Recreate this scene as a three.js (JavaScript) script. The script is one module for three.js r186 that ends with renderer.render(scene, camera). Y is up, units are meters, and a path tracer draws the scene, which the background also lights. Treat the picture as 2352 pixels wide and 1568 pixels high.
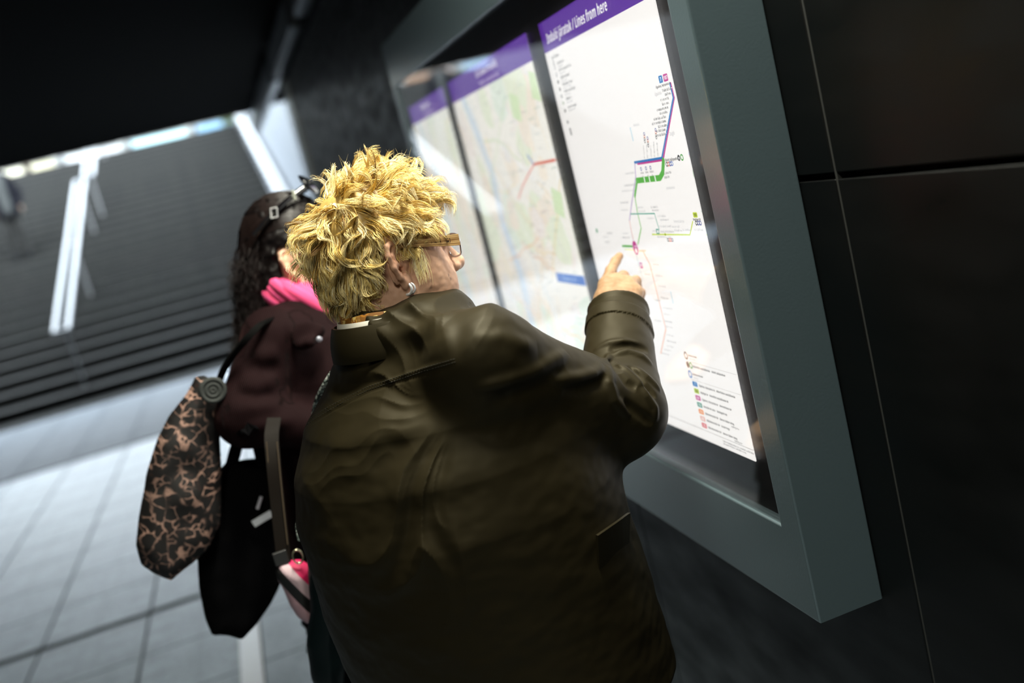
import * as THREE from 'three';
import { RoundedBoxGeometry } from 'three/addons/geometries/RoundedBoxGeometry.js';
import { mergeGeometries } from 'three/addons/utils/BufferGeometryUtils.js';
import { ImprovedNoise } from 'three/addons/math/ImprovedNoise.js';
import { RectAreaLightUniformsLib } from 'three/addons/lights/RectAreaLightUniformsLib.js';

// ------------------------------------------------------------------ camera, sky, lamps, exposure
const EYE = new THREE.Vector3(0, 1.6, 0), FOCAL = 2340.29, CX = 1176, CY = 784;   // pixels of the 2352 x 1568 frame
const scene = new THREE.Scene();
const camera = new THREE.PerspectiveCamera(2 * Math.atan(CY / FOCAL) * 180 / Math.PI, 1.5, 0.05, 300);
camera.position.copy(EYE);
camera.rotation.set(-0.17603, -0.240856, -0.25274, 'YXZ');
camera.filmGauge = 36;
camera.focus = 1.5;
camera.userData.fStop = 1.9;
camera.updateMatrixWorld(true);

scene.background = new THREE.Color().setRGB(0.8, 0.91, 1.0);   // overcast daylight above the stairs
scene.backgroundIntensity = 15;

const renderer = new THREE.WebGLRenderer({ antialias: true });
renderer.toneMapping = THREE.LinearToneMapping;
renderer.toneMappingExposure = 1.0;
renderer.shadowMap.enabled = true;
RectAreaLightUniformsLib.init();

// ceiling luminaires of the passage (their housings are built with the ceiling): centre x, z, length, width, power
const LAMPS = [
  { x: 0.48, z: -1.4, l: 0.9, w: 0.16, power: 185 },
  { x: -0.25, z: 0.55, l: 1.2, w: 0.16, power: 48 },
];
const LAMP_TINT = new THREE.Color().setRGB(1.0, 0.97, 0.82);

// ------------------------------------------------------------------ helpers
const V = (x, y, z) => new THREE.Vector3(x, y, z);
const CAMM = camera.matrixWorld;
const ray = (px, py) => V((px - CX) / FOCAL, -(py - CY) / FOCAL, -1).transformDirection(CAMM).multiplyScalar(Math.hypot((px - CX) / FOCAL, (py - CY) / FOCAL, 1));
const at = (px, py, t) => ray(px, py).multiplyScalar(t).add(EYE);       // t: distance along the view axis
const seed = (s) => () => { s |= 0; s = s + 0x6D2B79F5 | 0; let t = Math.imul(s ^ s >>> 15, 1 | s); t = t + Math.imul(t ^ t >>> 7, 61 | t) ^ t; return ((t ^ t >>> 14) >>> 0) / 4294967296; };
const rnd = seed(20231);
const perlin = new ImprovedNoise();
const noise = (x, y, z) => perlin.noise(x + 31.7, y + 17.3, z + 57.1);
const fbm = (x, y, z, o = 4) => { let s = 0, a = 0.5; for (let i = 0; i < o; i++) { s += a * noise(x, y, z); x *= 2.03; y *= 2.03; z *= 2.03; a *= 0.5; } return s; };
const clamp = (x, a = 0, b = 1) => Math.min(b, Math.max(a, x));
const lerp = (a, b, t) => a + (b - a) * t;
const smooth = (a, b, x) => { const t = clamp((x - a) / (b - a)); return t * t * (3 - 2 * t); };
const rgb = (r, g, b) => new THREE.Color().setRGB(r, g, b);
const std = (color, roughness = 0.6, extra = {}) => new THREE.MeshStandardMaterial({ color, roughness, ...extra });
const phys = (color, roughness = 0.6, extra = {}) => new THREE.MeshPhysicalMaterial({ color, roughness, ...extra });

const taken = {};
const numbered = (name) => { const n = taken[name] = (taken[name] ?? -1) + 1; return n ? `${name}_${String(n).padStart(3, '0')}` : name; };
function mesh(name, geometry, material, parent) {
  const m = new THREE.Mesh(geometry, material);
  m.name = parent ? name : numbered(name);
  m.castShadow = m.receiveShadow = true;
  (parent ?? scene).add(m);
  return m;
}
function group(name, position = V(0, 0, 0)) { const g = new THREE.Group(); g.name = numbered(name); g.position.copy(position); scene.add(g); return g; }
function tag(o, label, category, group, kind) { Object.assign(o.userData, { label, category }, group ? { group } : {}, kind ? { kind } : {}); return o; }
function structure(o, label) { o.userData.kind = 'structure'; if (label) o.userData.label = label; return o; }
const box = (w, h, d, x = 0, y = 0, z = 0) => new THREE.BoxGeometry(w, h, d).translate(x, y, z);
const span = (x0, x1, y0, y1, z0, z1) => box(x1 - x0, y1 - y0, z1 - z0, (x0 + x1) / 2, (y0 + y1) / 2, (z0 + z1) / 2);
const rbox = (w, h, d, r, x = 0, y = 0, z = 0, s = 2) => new RoundedBoxGeometry(w, h, d, s, r).translate(x, y, z);
const tube = (points, radius, seg = 24, sides = 8, closed = false) => new THREE.TubeGeometry(new THREE.CatmullRomCurve3(points, closed), seg, radius, sides, closed);
const merge = (list) => mergeGeometries(list.map((g) => { const h = g.index ? g.toNonIndexed() : g; for (const k of Object.keys(h.attributes)) if (!['position', 'normal', 'uv', 'color'].includes(k)) h.deleteAttribute(k); return h; }));
const rod = (a, b, r, sides = 10) => { const d = b.clone().sub(a), g = new THREE.CylinderGeometry(r, r, d.length(), sides); g.applyQuaternion(new THREE.Quaternion().setFromUnitVectors(V(0, 1, 0), d.clone().normalize())); return g.translate(...a.clone().add(b).multiplyScalar(0.5).toArray()); };

// a grey-scale noise texture (sRGB off), value = f(u, v) in 0..1, seamless use not needed
function dataTex(size, f, srgb = false, repeat) {
  const d = new Uint8Array(size * size * 4);
  for (let y = 0; y < size; y++) for (let x = 0; x < size; x++) { const c = f(x / size, y / size), k = (y * size + x) * 4, a = Array.isArray(c) ? c : [c, c, c]; for (let i = 0; i < 3; i++) d[k + i] = clamp(a[i]) * 255; d[k + 3] = 255; }
  const t = new THREE.DataTexture(d, size, size); t.wrapS = t.wrapT = THREE.MirroredRepeatWrapping; t.magFilter = THREE.LinearFilter; t.minFilter = THREE.LinearMipmapLinearFilter; t.generateMipmaps = true; if (srgb) t.colorSpace = THREE.SRGBColorSpace; if (repeat) t.repeat.set(repeat, repeat); t.needsUpdate = true; return t;
}
function canvasTex(w, h, draw) { const c = document.createElement('canvas'); c.width = w; c.height = h; draw(c.getContext('2d'), w, h); const t = new THREE.CanvasTexture(c); t.colorSpace = THREE.SRGBColorSpace; t.anisotropy = 8; return t; }
// uv in metres from position, by the way each vertex faces
function boxUV(g, scale = 1) { const p = g.attributes.position, n = g.attributes.normal, uv = new Float32Array(p.count * 2); for (let i = 0; i < p.count; i++) { const ax = Math.abs(n.getX(i)), ay = Math.abs(n.getY(i)), az = Math.abs(n.getZ(i)); const [u, v] = ax > ay && ax > az ? [p.getZ(i), p.getY(i)] : ay > az ? [p.getX(i), p.getZ(i)] : [p.getX(i), p.getY(i)]; uv[i * 2] = u * scale; uv[i * 2 + 1] = v * scale; } g.setAttribute('uv', new THREE.BufferAttribute(uv, 2)); return g; }

// ------------------------------------------------------------------ the passage
const WALL = 0.783, FACE = 0.67, CEIL = 2.87, MOUTH = -12.7, STREET = 3.92;   // wall plane, front of the display case, ceiling, end of the ceiling, street level
const STEP0 = -13.3, RISE = 0.14, RUN = 0.45, STEPS = 28, SIDE = 1.22, LEFT = -6;

const stoneGrain = dataTex(512, (u, v) => 0.5 + 0.9 * fbm(u * 9, v * 9, 3, 6) + 0.25 * fbm(u * 60, v * 60, 9, 3));
const stoneRough = dataTex(256, (u, v) => 0.36 + 0.3 * fbm(u * 12, v * 12, 21, 4));
const tileMats = [0, 1, 2, 3].map((k) => {
  const map = dataTex(512, (u, v) => { const a = 0.5 + 0.55 * fbm(u * 5 + k * 7, v * 5, k, 6), b = fbm(u * 40, v * 40, k + 9, 3), c = clamp(0.66 + 0.17 * (a - 0.5) * 2 + 0.12 * b); return [c * 0.93, c * 0.975, c]; }, true);
  return phys(rgb(0.64, 0.71, 0.8).multiplyScalar(1 - 0.05 * k), 0.42, { specularIntensity: 0.9, map, roughnessMap: null, bumpMap: stoneGrain, bumpScale: 0.0006 });
});
const bandMats = [0, 1].map((k) => phys(rgb(0.19, 0.205, 0.235).multiplyScalar(1 - 0.07 * k), 0.7, { specularIntensity: 0.5, map: tileMats[k].map }));
const grout = std(rgb(0.03, 0.034, 0.04), 0.95);

const floor = structure(mesh('floor', span(LEFT, WALL + 0.02, -0.3, -0.008, MOUTH - 0.6, 4), grout), 'pale stone tiled floor of the underpass');
{ // tiles: columns about 0.485 m, rows 0.48 m, one wider dark channel at z = -4.8 and one where the floor changes tone
  const gap = 0.012, xs = [], rows = [];
  for (let x = -0.315; x > LEFT; x -= 0.485) xs.push(x);
  const cols = [[-0.315, 0.17], [0.17, WALL - 0.002]];
  for (let i = 0; i + 1 < xs.length; i++) cols.push([xs[i + 1], xs[i]]);
  for (let z = -4.835; z > -9.3; z -= 0.48) rows.push([Math.max(z - 0.48, -9.32), z, false]);
  for (let z = -4.78; z < -0.9; z += 0.48) rows.push([z, z + 0.48, false]);
  for (let z = -9.4, i = 0; i < 5; i++, z -= 0.65) rows.push([z - 0.65, z, true]);
  const shapes = new Map();
  let n = 0;
  for (const [z0, z1, band] of rows) for (const [x0, x1] of cols) {
    if (x0 < -3.9) continue;
    let a = x0;
    if (Math.abs(x1 + 0.315) < 0.01) { /* beside the inlaid strip */ }
    const w = x1 - a - gap, d = z1 - z0 - gap, key = w.toFixed(3) + '_' + d.toFixed(3);
    if (Math.min(w, d) < 0.02) continue;
    if (!shapes.has(key)) { const g = new THREE.BoxGeometry(w, 0.02, d); const p = g.attributes.position; shapes.set(key, boxUV(g, 1.3)); }
    const m = mesh('tile', shapes.get(key), (band ? bandMats : tileMats)[Math.floor(rnd() * (band ? 2 : 4))], floor);
    m.position.set((a + x1) / 2, -0.01, (z0 + z1) / 2);
    m.name = n++ ? `tile_${String(n - 1).padStart(3, '0')}` : 'tile';
  }
  const rest = mesh('tile_field', merge([boxUV(span(LEFT, -4.2, -0.02, 0, MOUTH, 4), 1.3), boxUV(span(-4.2, WALL - 0.002, -0.02, -0.0002, -0.93, 4), 1.3)]), tileMats[1], floor);
  rest.userData.kind = 'stuff';
}
const inlay = tag(mesh('floor_strip', rbox(0.084, 0.006, 11.6, 0.0025, -0.358, 0.001, -6.6), phys(rgb(0.62, 0.66, 0.72), 0.3, {})), 'raised white guide strip running along the stone floor', 'guide strip');
structure(mesh('trim_1', span(LEFT, SIDE - 0.01, -0.3, 0.004, STEP0, MOUTH), phys(rgb(0.006, 0.006, 0.005), 0.9, { specularIntensity: 0.3 })), 'dark stone threshold band at the foot of the stairs');

// walls: dark panels with open joints
const panelTex = dataTex(512, (u, v) => 0.5 + 0.5 * fbm(u * 7, v * 7, 5, 6));
const panelRough = dataTex(512, (u, v) => 0.5 + 0.35 * fbm(u * 5, v * 14, 11, 5));
const panelMat = [0, 1].map((k) => phys(rgb(0.0028, 0.0033, 0.0034).multiplyScalar(1 + 0.1 * k), 0.85, { roughnessMap: panelRough, bumpMap: panelTex, bumpScale: 0.0005, specularIntensity: 0.38 }));
const coreMat = std(rgb(0.006, 0.006, 0.006), 0.95);
const wallRight = structure(mesh('wall_right', span(WALL + 0.022, SIDE + 0.3, 0, STREET, -8.4, 4), coreMat), 'dark stone panelled wall of the underpass');
{
  const zs = [-1.205]; for (let z = -2.33; z > -8; z -= 1.125) zs.push(z); zs.push(-8.4);
  const near = [4, 3.3, 2.17, 1.05, -0.08, -1.205];
  const cells = []; for (let i = 0; i + 1 < zs.length; i++) cells.push([zs[i + 1], zs[i]]); for (let i = 0; i + 1 < near.length; i++) cells.push([near[i + 1], near[i]]);
  let n = 0; const caulk = std(rgb(0.022, 0.024, 0.022), 0.8);
  for (const [z0, z1] of cells) for (const [y0, y1] of [[0, 1.4615], [1.4705, 2.56]]) {
    const m = mesh(n ? `panel_${String(n).padStart(3, '0')}` : 'panel', boxUV(new RoundedBoxGeometry(0.022, y1 - y0, z1 - z0 - 0.005, 1, 0.002)), panelMat[n % 2], wallRight); n++;
    m.position.set(WALL + 0.011, (y0 + y1) / 2, (z0 + z1) / 2);
  }
  n = 0;
  for (const [z0] of cells) { const m = mesh(n ? `joint_filler_${String(n).padStart(3, '0')}` : 'joint_filler', new THREE.BoxGeometry(0.02, 2.55, 0.0048), caulk, wallRight); n++; m.position.set(WALL + 0.0115, 1.28, z0); }
  // metal duct covers along the top of the wall, in lengths with dark gaps
  n = 0; const duct = phys(rgb(0.2, 0.21, 0.22), 0.38, { metalness: 0.6 });
  for (let z = -11.9; z < 3; z += 2.35) { const m = mesh(n ? `duct_cover_${String(n).padStart(3, '0')}` : 'duct_cover', new RoundedBoxGeometry(0.09, 0.2, 2.05, 2, 0.03), duct, wallRight); n++; m.position.set(WALL - 0.035, 2.7, z); }
}
const dark = std(rgb(0.012, 0.012, 0.011), 0.85);
structure(mesh('wall_left', span(LEFT - 0.3, LEFT, 0, STREET, STEP0 - 14, 4), std(rgb(0.03, 0.03, 0.03), 0.7)), 'dark far wall of the underpass');
structure(mesh('wall_back', span(LEFT, SIDE, 0, STREET, 4, 4.3), std(rgb(0.03, 0.03, 0.03), 0.7)), 'dark end wall of the underpass');
structure(mesh('ceiling', span(LEFT, SIDE + 0.3, CEIL, STREET, MOUTH, 4), phys(rgb(0.0012, 0.0012, 0.0012), 1, { specularIntensity: 0.1 })), 'black ceiling of the underpass');
structure(mesh('trim_2', span(LEFT, WALL, CEIL - 0.03, CEIL, MOUTH, MOUTH + 0.1), dark), 'black edge of the ceiling over the stairs');
structure(mesh('wall_recess', span(SIDE, SIDE + 0.3, 0, STREET, MOUTH, -8.4), std(rgb(0.4, 0.43, 0.47), 0.6)), 'pale wall set back before the stairs');
structure(mesh('trim_3', span(WALL - 0.012, WALL + 0.03, 0, 2.56, -8.46, -8.02), phys(rgb(0.55, 0.56, 0.5), 0.3, { metalness: 0.3 })), 'pale strip added for the bright band where the dark wall ends');  // pale strip added to show the bright upright band at the wall end
const stairWall = structure(mesh('wall_stairs', span(SIDE, SIDE + 0.3, 0, STREET + 0.9, STEP0 - 13.4, MOUTH), phys(rgb(0.115, 0.125, 0.14), 0.5)), 'pale side wall of the staircase');

// luminaires of the passage, above and behind the camera's view
for (const L of LAMPS) {
  const g = group('ceiling_lamp', V(L.x, CEIL, L.z));
  mesh('housing', rbox(L.w + 0.05, 0.06, L.l + 0.05, 0.01, 0, -0.03, 0), std(rgb(0.3, 0.3, 0.3), 0.5), g);
  mesh('diffuser', rbox(L.w, 0.012, L.l, 0.004, 0, -0.063, 0), std(rgb(0.8, 0.8, 0.8), 0.5, { emissive: LAMP_TINT, emissiveIntensity: 3 }), g);
  tag(g, L.z < 0 ? 'linear ceiling lamp above the map display' : 'linear ceiling lamp farther along the underpass ceiling', 'lamp');
  const light = new THREE.RectAreaLight(LAMP_TINT, L.power, L.w, L.l);
  light.name = 'ceiling_lamp_glow'; light.position.set(L.x, CEIL - 0.072, L.z); light.lookAt(L.x, 0, L.z); light.castShadow = true; scene.add(light);
}

// the stairs
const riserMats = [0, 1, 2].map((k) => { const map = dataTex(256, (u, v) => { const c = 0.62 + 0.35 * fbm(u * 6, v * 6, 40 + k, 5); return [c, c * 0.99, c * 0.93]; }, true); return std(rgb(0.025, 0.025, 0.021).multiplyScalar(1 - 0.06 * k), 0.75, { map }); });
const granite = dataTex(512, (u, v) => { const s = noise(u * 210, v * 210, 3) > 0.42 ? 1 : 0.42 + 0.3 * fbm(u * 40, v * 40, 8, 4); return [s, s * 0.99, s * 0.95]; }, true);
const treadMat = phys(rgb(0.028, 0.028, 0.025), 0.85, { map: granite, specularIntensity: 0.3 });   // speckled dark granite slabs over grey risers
const stairs = group('staircase', V(0, 0, 0)); structure(stairs, 'wide grey stone staircase rising to daylight'); stairs.userData.category = 'staircase';
{
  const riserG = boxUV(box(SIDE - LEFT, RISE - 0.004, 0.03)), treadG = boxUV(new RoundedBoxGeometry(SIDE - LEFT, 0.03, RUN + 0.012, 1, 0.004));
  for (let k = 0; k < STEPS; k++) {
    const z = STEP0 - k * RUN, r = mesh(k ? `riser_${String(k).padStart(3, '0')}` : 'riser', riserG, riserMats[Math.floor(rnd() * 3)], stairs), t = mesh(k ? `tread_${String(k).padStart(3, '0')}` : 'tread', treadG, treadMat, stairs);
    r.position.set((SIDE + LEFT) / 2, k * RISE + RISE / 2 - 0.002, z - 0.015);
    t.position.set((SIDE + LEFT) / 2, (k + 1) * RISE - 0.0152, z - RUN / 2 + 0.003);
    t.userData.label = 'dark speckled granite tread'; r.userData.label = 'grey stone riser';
  }
  mesh('stringer', (() => { const s = new THREE.Shape(); s.moveTo(0, -0.3); s.lineTo(STEPS * RUN, STEPS * RISE - 0.3); s.lineTo(STEPS * RUN, STEPS * RISE + 0.06); s.lineTo(0, 0.2); return new THREE.ExtrudeGeometry(s, { depth: 0.16, bevelEnabled: false }).rotateY(Math.PI / 2).translate(SIDE - 0.17, 0, STEP0 + 0.01); })(), std(rgb(0.05, 0.055, 0.065), 0.6), stairs);
  mesh('undercroft', (() => { const s = new THREE.Shape(); s.moveTo(0, -0.6); s.lineTo(STEPS * RUN, -0.6); s.lineTo(STEPS * RUN, STEPS * RISE - RISE - 0.04); s.lineTo(0, -0.04); return new THREE.ExtrudeGeometry(s, { depth: SIDE - LEFT - 0.02, bevelEnabled: false }).rotateY(Math.PI / 2).translate(LEFT + 0.01, -0.02, STEP0 - 0.04); })(), std(rgb(0.05, 0.05, 0.05), 0.9), stairs);
}
const TOPZ = STEP0 - STEPS * RUN, slopeY = (z) => Math.max(0, (STEP0 - z) / RUN * RISE);
// white twin-tube handrails: one down the middle in two flights, one along the right side wall
const railMat = phys(rgb(0.088, 0.092, 0.1), 0.35, { metalness: 0.0 });
function rail(x, z0, z1, height, gap, label, r = 0.032) {
  const g = group('handrail', V(x, slopeY(z0), z0)), o = g.position, p = (dx, dy, z) => V(x + dx, slopeY(z) + dy, z).sub(o);
  for (const s of [-1, 1]) mesh('rail_tube', merge([rod(p(s * gap / 2, height, z0), p(s * gap / 2, height, z1), r, 12), new THREE.SphereGeometry(r, 12, 8).translate(...p(s * gap / 2, height, z0).toArray()), new THREE.SphereGeometry(r, 12, 8).translate(...p(s * gap / 2, height, z1).toArray())]), railMat, g);
  for (const z of [z0, z1]) mesh('end_bar', rod(p(-gap / 2, height, z), p(gap / 2, height, z), r * 0.9, 12), railMat, g);
  const n = Math.max(2, Math.round((z0 - z1) / 2.2));
  for (let i = 0; i < n; i++) { const z = lerp(z0 - 0.35, z1 + 0.35, i / (n - 1)); mesh('post', rod(p(0, -0.02, z), p(0, height, z), 0.022, 10), std(rgb(0.12, 0.12, 0.12), 0.5), g); mesh('bracket', rod(p(-gap / 2, height - 0.02, z), p(gap / 2, height - 0.02, z), 0.012, 8), railMat, g); }
  return tag(g, label, 'handrail', 'handrails of the staircase');
}
rail(-2.14, STEP0 + 0.02, -20.3, 0.9, 0.16, 'white twin-tube handrail down the middle of the lower stairs');
rail(-2.0, -20.5, TOPZ + 0.3, 0.9, 0.16, 'white twin-tube handrail in the middle of the upper stairs');
rail(SIDE - 0.16, STEP0 + 0.02, TOPZ + 0.3, 0.9, 0.1, 'white handrail along the pale side wall of the stairs', 0.05);

// street level: paving, a facade, trees and a few parked cars far behind the top of the stairs
structure(mesh('street_paving', merge([span(-60, 60, STREET - 0.5, STREET, -70, TOPZ - 0.01), span(SIDE + 0.3, 60, STREET - 0.5, STREET, TOPZ, 8), span(-60, LEFT - 0.3, STREET - 0.5, STREET, TOPZ, 8), span(LEFT - 0.3, SIDE + 0.3, STREET - 0.02, STREET + 0.02, MOUTH, 8)]), std(rgb(0.06, 0.06, 0.06), 0.9)), 'street paving at the top of the stairs');

// ------------------------------------------------------------------ the lit map display on the wall
const CASE = { z0: -3.469, z1: -1.294, y0: 0.813, y1: 2.05, iz0: -3.411, iz1: -1.352, iy0: 0.957, iy1: 1.907 };
{
  const g = group('display_case', V(WALL, CASE.y0, (CASE.z0 + CASE.z1) / 2)), zc = (CASE.z0 + CASE.z1) / 2;
  tag(g, 'long grey metal display case with black glass front on the dark wall', 'display case');
  const rect = (S, a0, a1, b0, b1) => { S.moveTo(a0, b0); S.lineTo(a1, b0); S.lineTo(a1, b1); S.lineTo(a0, b1); S.closePath(); return S; };
  const s = rect(new THREE.Shape(), CASE.z0 + 0.003 - zc, CASE.z1 - 0.003 - zc, 0.003, CASE.y1 - CASE.y0 - 0.003);
  s.holes.push(rect(new THREE.Path(), CASE.iz0 - 0.003 - zc, CASE.iz1 + 0.003 - zc, CASE.iy0 - CASE.y0 - 0.003, CASE.iy1 - CASE.y0 + 0.003));
  const depth = WALL - FACE, fg = new THREE.ExtrudeGeometry(s, { depth: depth - 0.006, bevelEnabled: true, bevelThickness: 0.003, bevelSize: 0.003, bevelSegments: 3 }).translate(0, 0, 0.003).rotateY(-Math.PI / 2);
  mesh('frame', fg, phys(rgb(0.105, 0.15, 0.17), 0.3, { metalness: 0.2, clearcoat: 0.6, clearcoatRoughness: 0.18, bumpMap: dataTex(256, (u, v) => 0.5 + 0.5 * noise(u * 90, v * 90, 4), false, 3), bumpScale: 0.00012 }), g);
  const iw = CASE.iz1 - CASE.iz0 + 0.004, ih = CASE.iy1 - CASE.iy0 + 0.004;
  mesh('backing', box(0.02, ih, iw, -depth + 0.03, (CASE.iy0 + CASE.iy1) / 2 - CASE.y0, 0), std(rgb(0.004, 0.004, 0.005), 0.6), g);
  mesh('glass', box(0.004, ih, iw, -depth + 0.006, (CASE.iy0 + CASE.iy1) / 2 - CASE.y0, 0), phys(rgb(1, 1, 1), 0.02, { transmission: 1, thickness: 0, ior: 1.5 }), g);
}
const PT = 1.826, PB = 1.043;   // top and bottom of the sheets
const PURPLE = '#5a2a9c';
function glyphs(c, x, y, w, h, fill, r) { // a run of small unreadable print: letter-like strokes
  c.fillStyle = fill; let k = x; while (k < x + w) { const l = h * (0.5 + r() * 1.6); for (let q = 0; q < l; q += h * 0.55) { const hh = h * (r() < 0.3 ? 1 : 0.68); c.fillRect(k + q, y - hh, h * 0.16, hh); if (r() < 0.6) c.fillRect(k + q, y - (r() < 0.5 ? hh : h * 0.14), h * 0.4, h * 0.14); if (r() < 0.5) c.fillRect(k + q + h * 0.3, y - h * 0.66, h * 0.15, h * 0.66); } k += l + h * 0.45; }
}
function poster3(c, W, H) {
  const X = (u) => u * W, Y = (v) => v * H, r = seed(5);
  c.fillStyle = '#fdfaf6'; c.fillRect(0, 0, W, H);
  c.fillStyle = PURPLE; c.fillRect(0, 0, W, Y(0.0715));
  c.fillStyle = '#fff'; c.font = `bold italic ${H * 0.0315}px sans-serif`; c.textBaseline = 'alphabetic';
  const head = 'Induló járatok / Lines from here'; const mw = c.measureText(head).width; c.save(); c.translate(X(0.052), Y(0.0535)); c.scale(X(0.612) / mw, 1); c.fillText(head, 0, 0); c.restore();
  const line = (pts, col, w) => { c.strokeStyle = col; c.lineWidth = w * W; c.lineJoin = 'round'; c.lineCap = 'round'; c.beginPath(); pts.forEach(([u, v], i) => i ? c.lineTo(X(u), Y(v)) : c.moveTo(X(u), Y(v))); c.stroke(); };
  const text = (s, u, v, size, col = '#222', bold = false, align = 'left') => { c.fillStyle = col; c.font = `${bold ? 'bold ' : ''}${size * H}px sans-serif`; c.textAlign = align; c.fillText(s, X(u), Y(v)); c.textAlign = 'left'; };
  const boxed = (s, u0, v0, u1, v1, col, tc = '#fff') => { c.fillStyle = col; c.beginPath(); c.roundRect ? c.roundRect(X(u0), Y(v0), X(u1 - u0), Y(v1 - v0), W * 0.004) : c.rect(X(u0), Y(v0), X(u1 - u0), Y(v1 - v0)); c.fill(); text(s, (u0 + u1) / 2, v1 - (v1 - v0) * 0.22, (v1 - v0) * 0.72, tc, true, 'center'); };
  const dot = (u, v, rad, col, fill) => { c.beginPath(); c.arc(X(u), Y(v), rad * W, 0, 7); if (fill) { c.fillStyle = col; c.fill(); } else { c.strokeStyle = col; c.lineWidth = rad * W * 0.5; c.stroke(); } };
  // key of symbols down the left edge
  glyphs(c, X(0.06), Y(0.092), X(0.075), H * 0.008, '#444', r);
  for (const [u, v] of [[0.105, 0.109], [0.105, 0.126], [0.105, 0.144], [0.107, 0.161], [0.11, 0.178], [0.11, 0.196], [0.108, 0.216]]) { glyphs(c, X(u), Y(v), X(0.05 + r() * 0.08), H * 0.007, '#555', r); glyphs(c, X(u), Y(v + 0.0075), X(0.04 + r() * 0.05), H * 0.005, '#bbb', r); }
  for (const [v, col] of [[0.101, '#888'], [0.113, '#aaa'], [0.13, '#999'], [0.148, '#333'], [0.166, '#444'], [0.183, '#888'], [0.2, '#9a8'], [0.219, '#333'], [0.247, '#555']]) dot(0.069, v, 0.007, col, v > 0.14);
  c.fillStyle = '#333'; c.fillRect(X(0.07), Y(0.262), X(0.012), Y(0.018));
  // routes
  line([[0.984, 0.235], [0.986, 0.262], [0.819, 0.372], [0.602, 0.372], [0.585, 0.402], [0.491, 0.465], [0.444, 0.499], [0.438, 0.542]], '#c9b8d8', 0.007);
  line([[0.988, 0.235], [0.99, 0.262], [0.823, 0.3745], [0.625, 0.3745]], '#c2288a', 0.0075);
  line([[0.982, 0.235], [0.984, 0.262], [0.817, 0.3705], [0.602, 0.3705]], '#1d74b8', 0.0075);
  line([[0.824, 0.376], [0.8, 0.4], [0.771, 0.41], [0.588, 0.41]], '#4fae3a', 0.019);
  line([[0.588, 0.41], [0.54, 0.444]], '#5fb84a', 0.012); line([[0.54, 0.444], [0.531, 0.48], [0.531, 0.516], [0.472, 0.553]], '#79c45a', 0.006);
  for (const u of [0.65, 0.69, 0.735]) { c.save(); c.translate(X(u), Y(0.41)); c.fillStyle = '#fff'; c.fillRect(-W * 0.0035, -H * 0.006, W * 0.007, H * 0.012); c.restore(); }
  for (let i = 0; i < 11; i++) { const v = 0.243 + i * 0.0081, u = 0.985 - i * 0.0103; c.save(); c.translate(X(u), Y(v)); c.fillStyle = '#fff'; c.fillRect(-W * 0.006, -H * 0.0007, W * 0.012, H * 0.0014); c.restore(); glyphs(c, X(u - 0.012 - [0.05, 0.03, 0.055, 0.04, 0.075, 0.05, 0.09, 0.1, 0.05, 0.06, 0.055][i]), Y(v + 0.003), X([0.05, 0.03, 0.055, 0.04, 0.075, 0.05, 0.09, 0.1, 0.05, 0.06, 0.055][i]), H * 0.0055, '#555', r); }
  line([[0.469, 0.483], [0.668, 0.484], [0.676, 0.519]], '#4fa58f', 0.004); line([[0.612, 0.53], [0.894, 0.53], [0.933, 0.503]], '#cfe05a', 0.005);
  line([[0.444, 0.499], [0.44, 0.54]], '#f3cdbd', 0.006);
  line([[0.326, 0.559], [0.415, 0.559]], '#4fae3a', 0.008); line([[0.34, 0.567], [0.42, 0.567]], '#e3ec9a', 0.004); line([[0.469, 0.569], [0.523, 0.568]], '#f7cfae', 0.006);
  line([[0.435, 0.578], [0.437, 0.61], [0.442, 0.64]], '#9fc3c0', 0.0035); line([[0.5, 0.568], [0.535, 0.599], [0.539, 0.649], [0.544, 0.75], [0.45, 0.815]], '#f0b89c', 0.006);
  // station blob
  c.save(); c.translate(X(0.441), Y(0.562)); c.rotate(-0.06); c.fillStyle = '#c2288a'; c.beginPath(); c.ellipse(0, 0, W * 0.022, H * 0.0165, 0, 0, 7); c.fill(); c.fillStyle = '#fff'; c.beginPath(); c.ellipse(W * 0.001, H * 0.007, W * 0.008, H * 0.006, 0, 0, 7); c.fill(); glyphs(c, -W * 0.012, -H * 0.001, W * 0.02, H * 0.006, '#fff', r); c.restore();
  c.strokeStyle = '#c2288a'; c.lineWidth = W * 0.004; c.strokeRect(X(0.447), Y(0.598), X(0.02), Y(0.011)); glyphs(c, X(0.45), Y(0.607), X(0.012), H * 0.006, '#c2288a', r);
  // end-stop boxes and names
  boxed('7', 0.916, 0.2145, 0.9415, 0.2285, '#1779bd'); boxed('107', 0.948, 0.2145, 0.9775, 0.2285, '#c2288a'); boxed('103', 0.945, 0.4845, 0.973, 0.495, '#c6dc2e', '#222');
  text('Újpalota, Nyírpalota út', 0.884, 0.2355, 0.0062, '#222', true); text('Újpalota', 0.865, 0.249, 0.0085, '#bbb'); text('Zugló', 0.907, 0.33, 0.0095, '#bbb'); text('Belváros', 0.66, 0.297, 0.008, '#ccc'); text('Józsefváros', 0.8, 0.435, 0.008, '#ccc'); text('Ferencváros', 0.8, 0.505, 0.009, '#ccc');
  text('Keleti pályaudvar', 0.837, 0.379, 0.0075, '#222', true); dot(0.934, 0.3755, 0.009, '#222', true); text('M', 0.934, 0.3785, 0.007, '#fff', true, 'center'); dot(0.955, 0.3755, 0.008, '#3d9a35', false);
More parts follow.
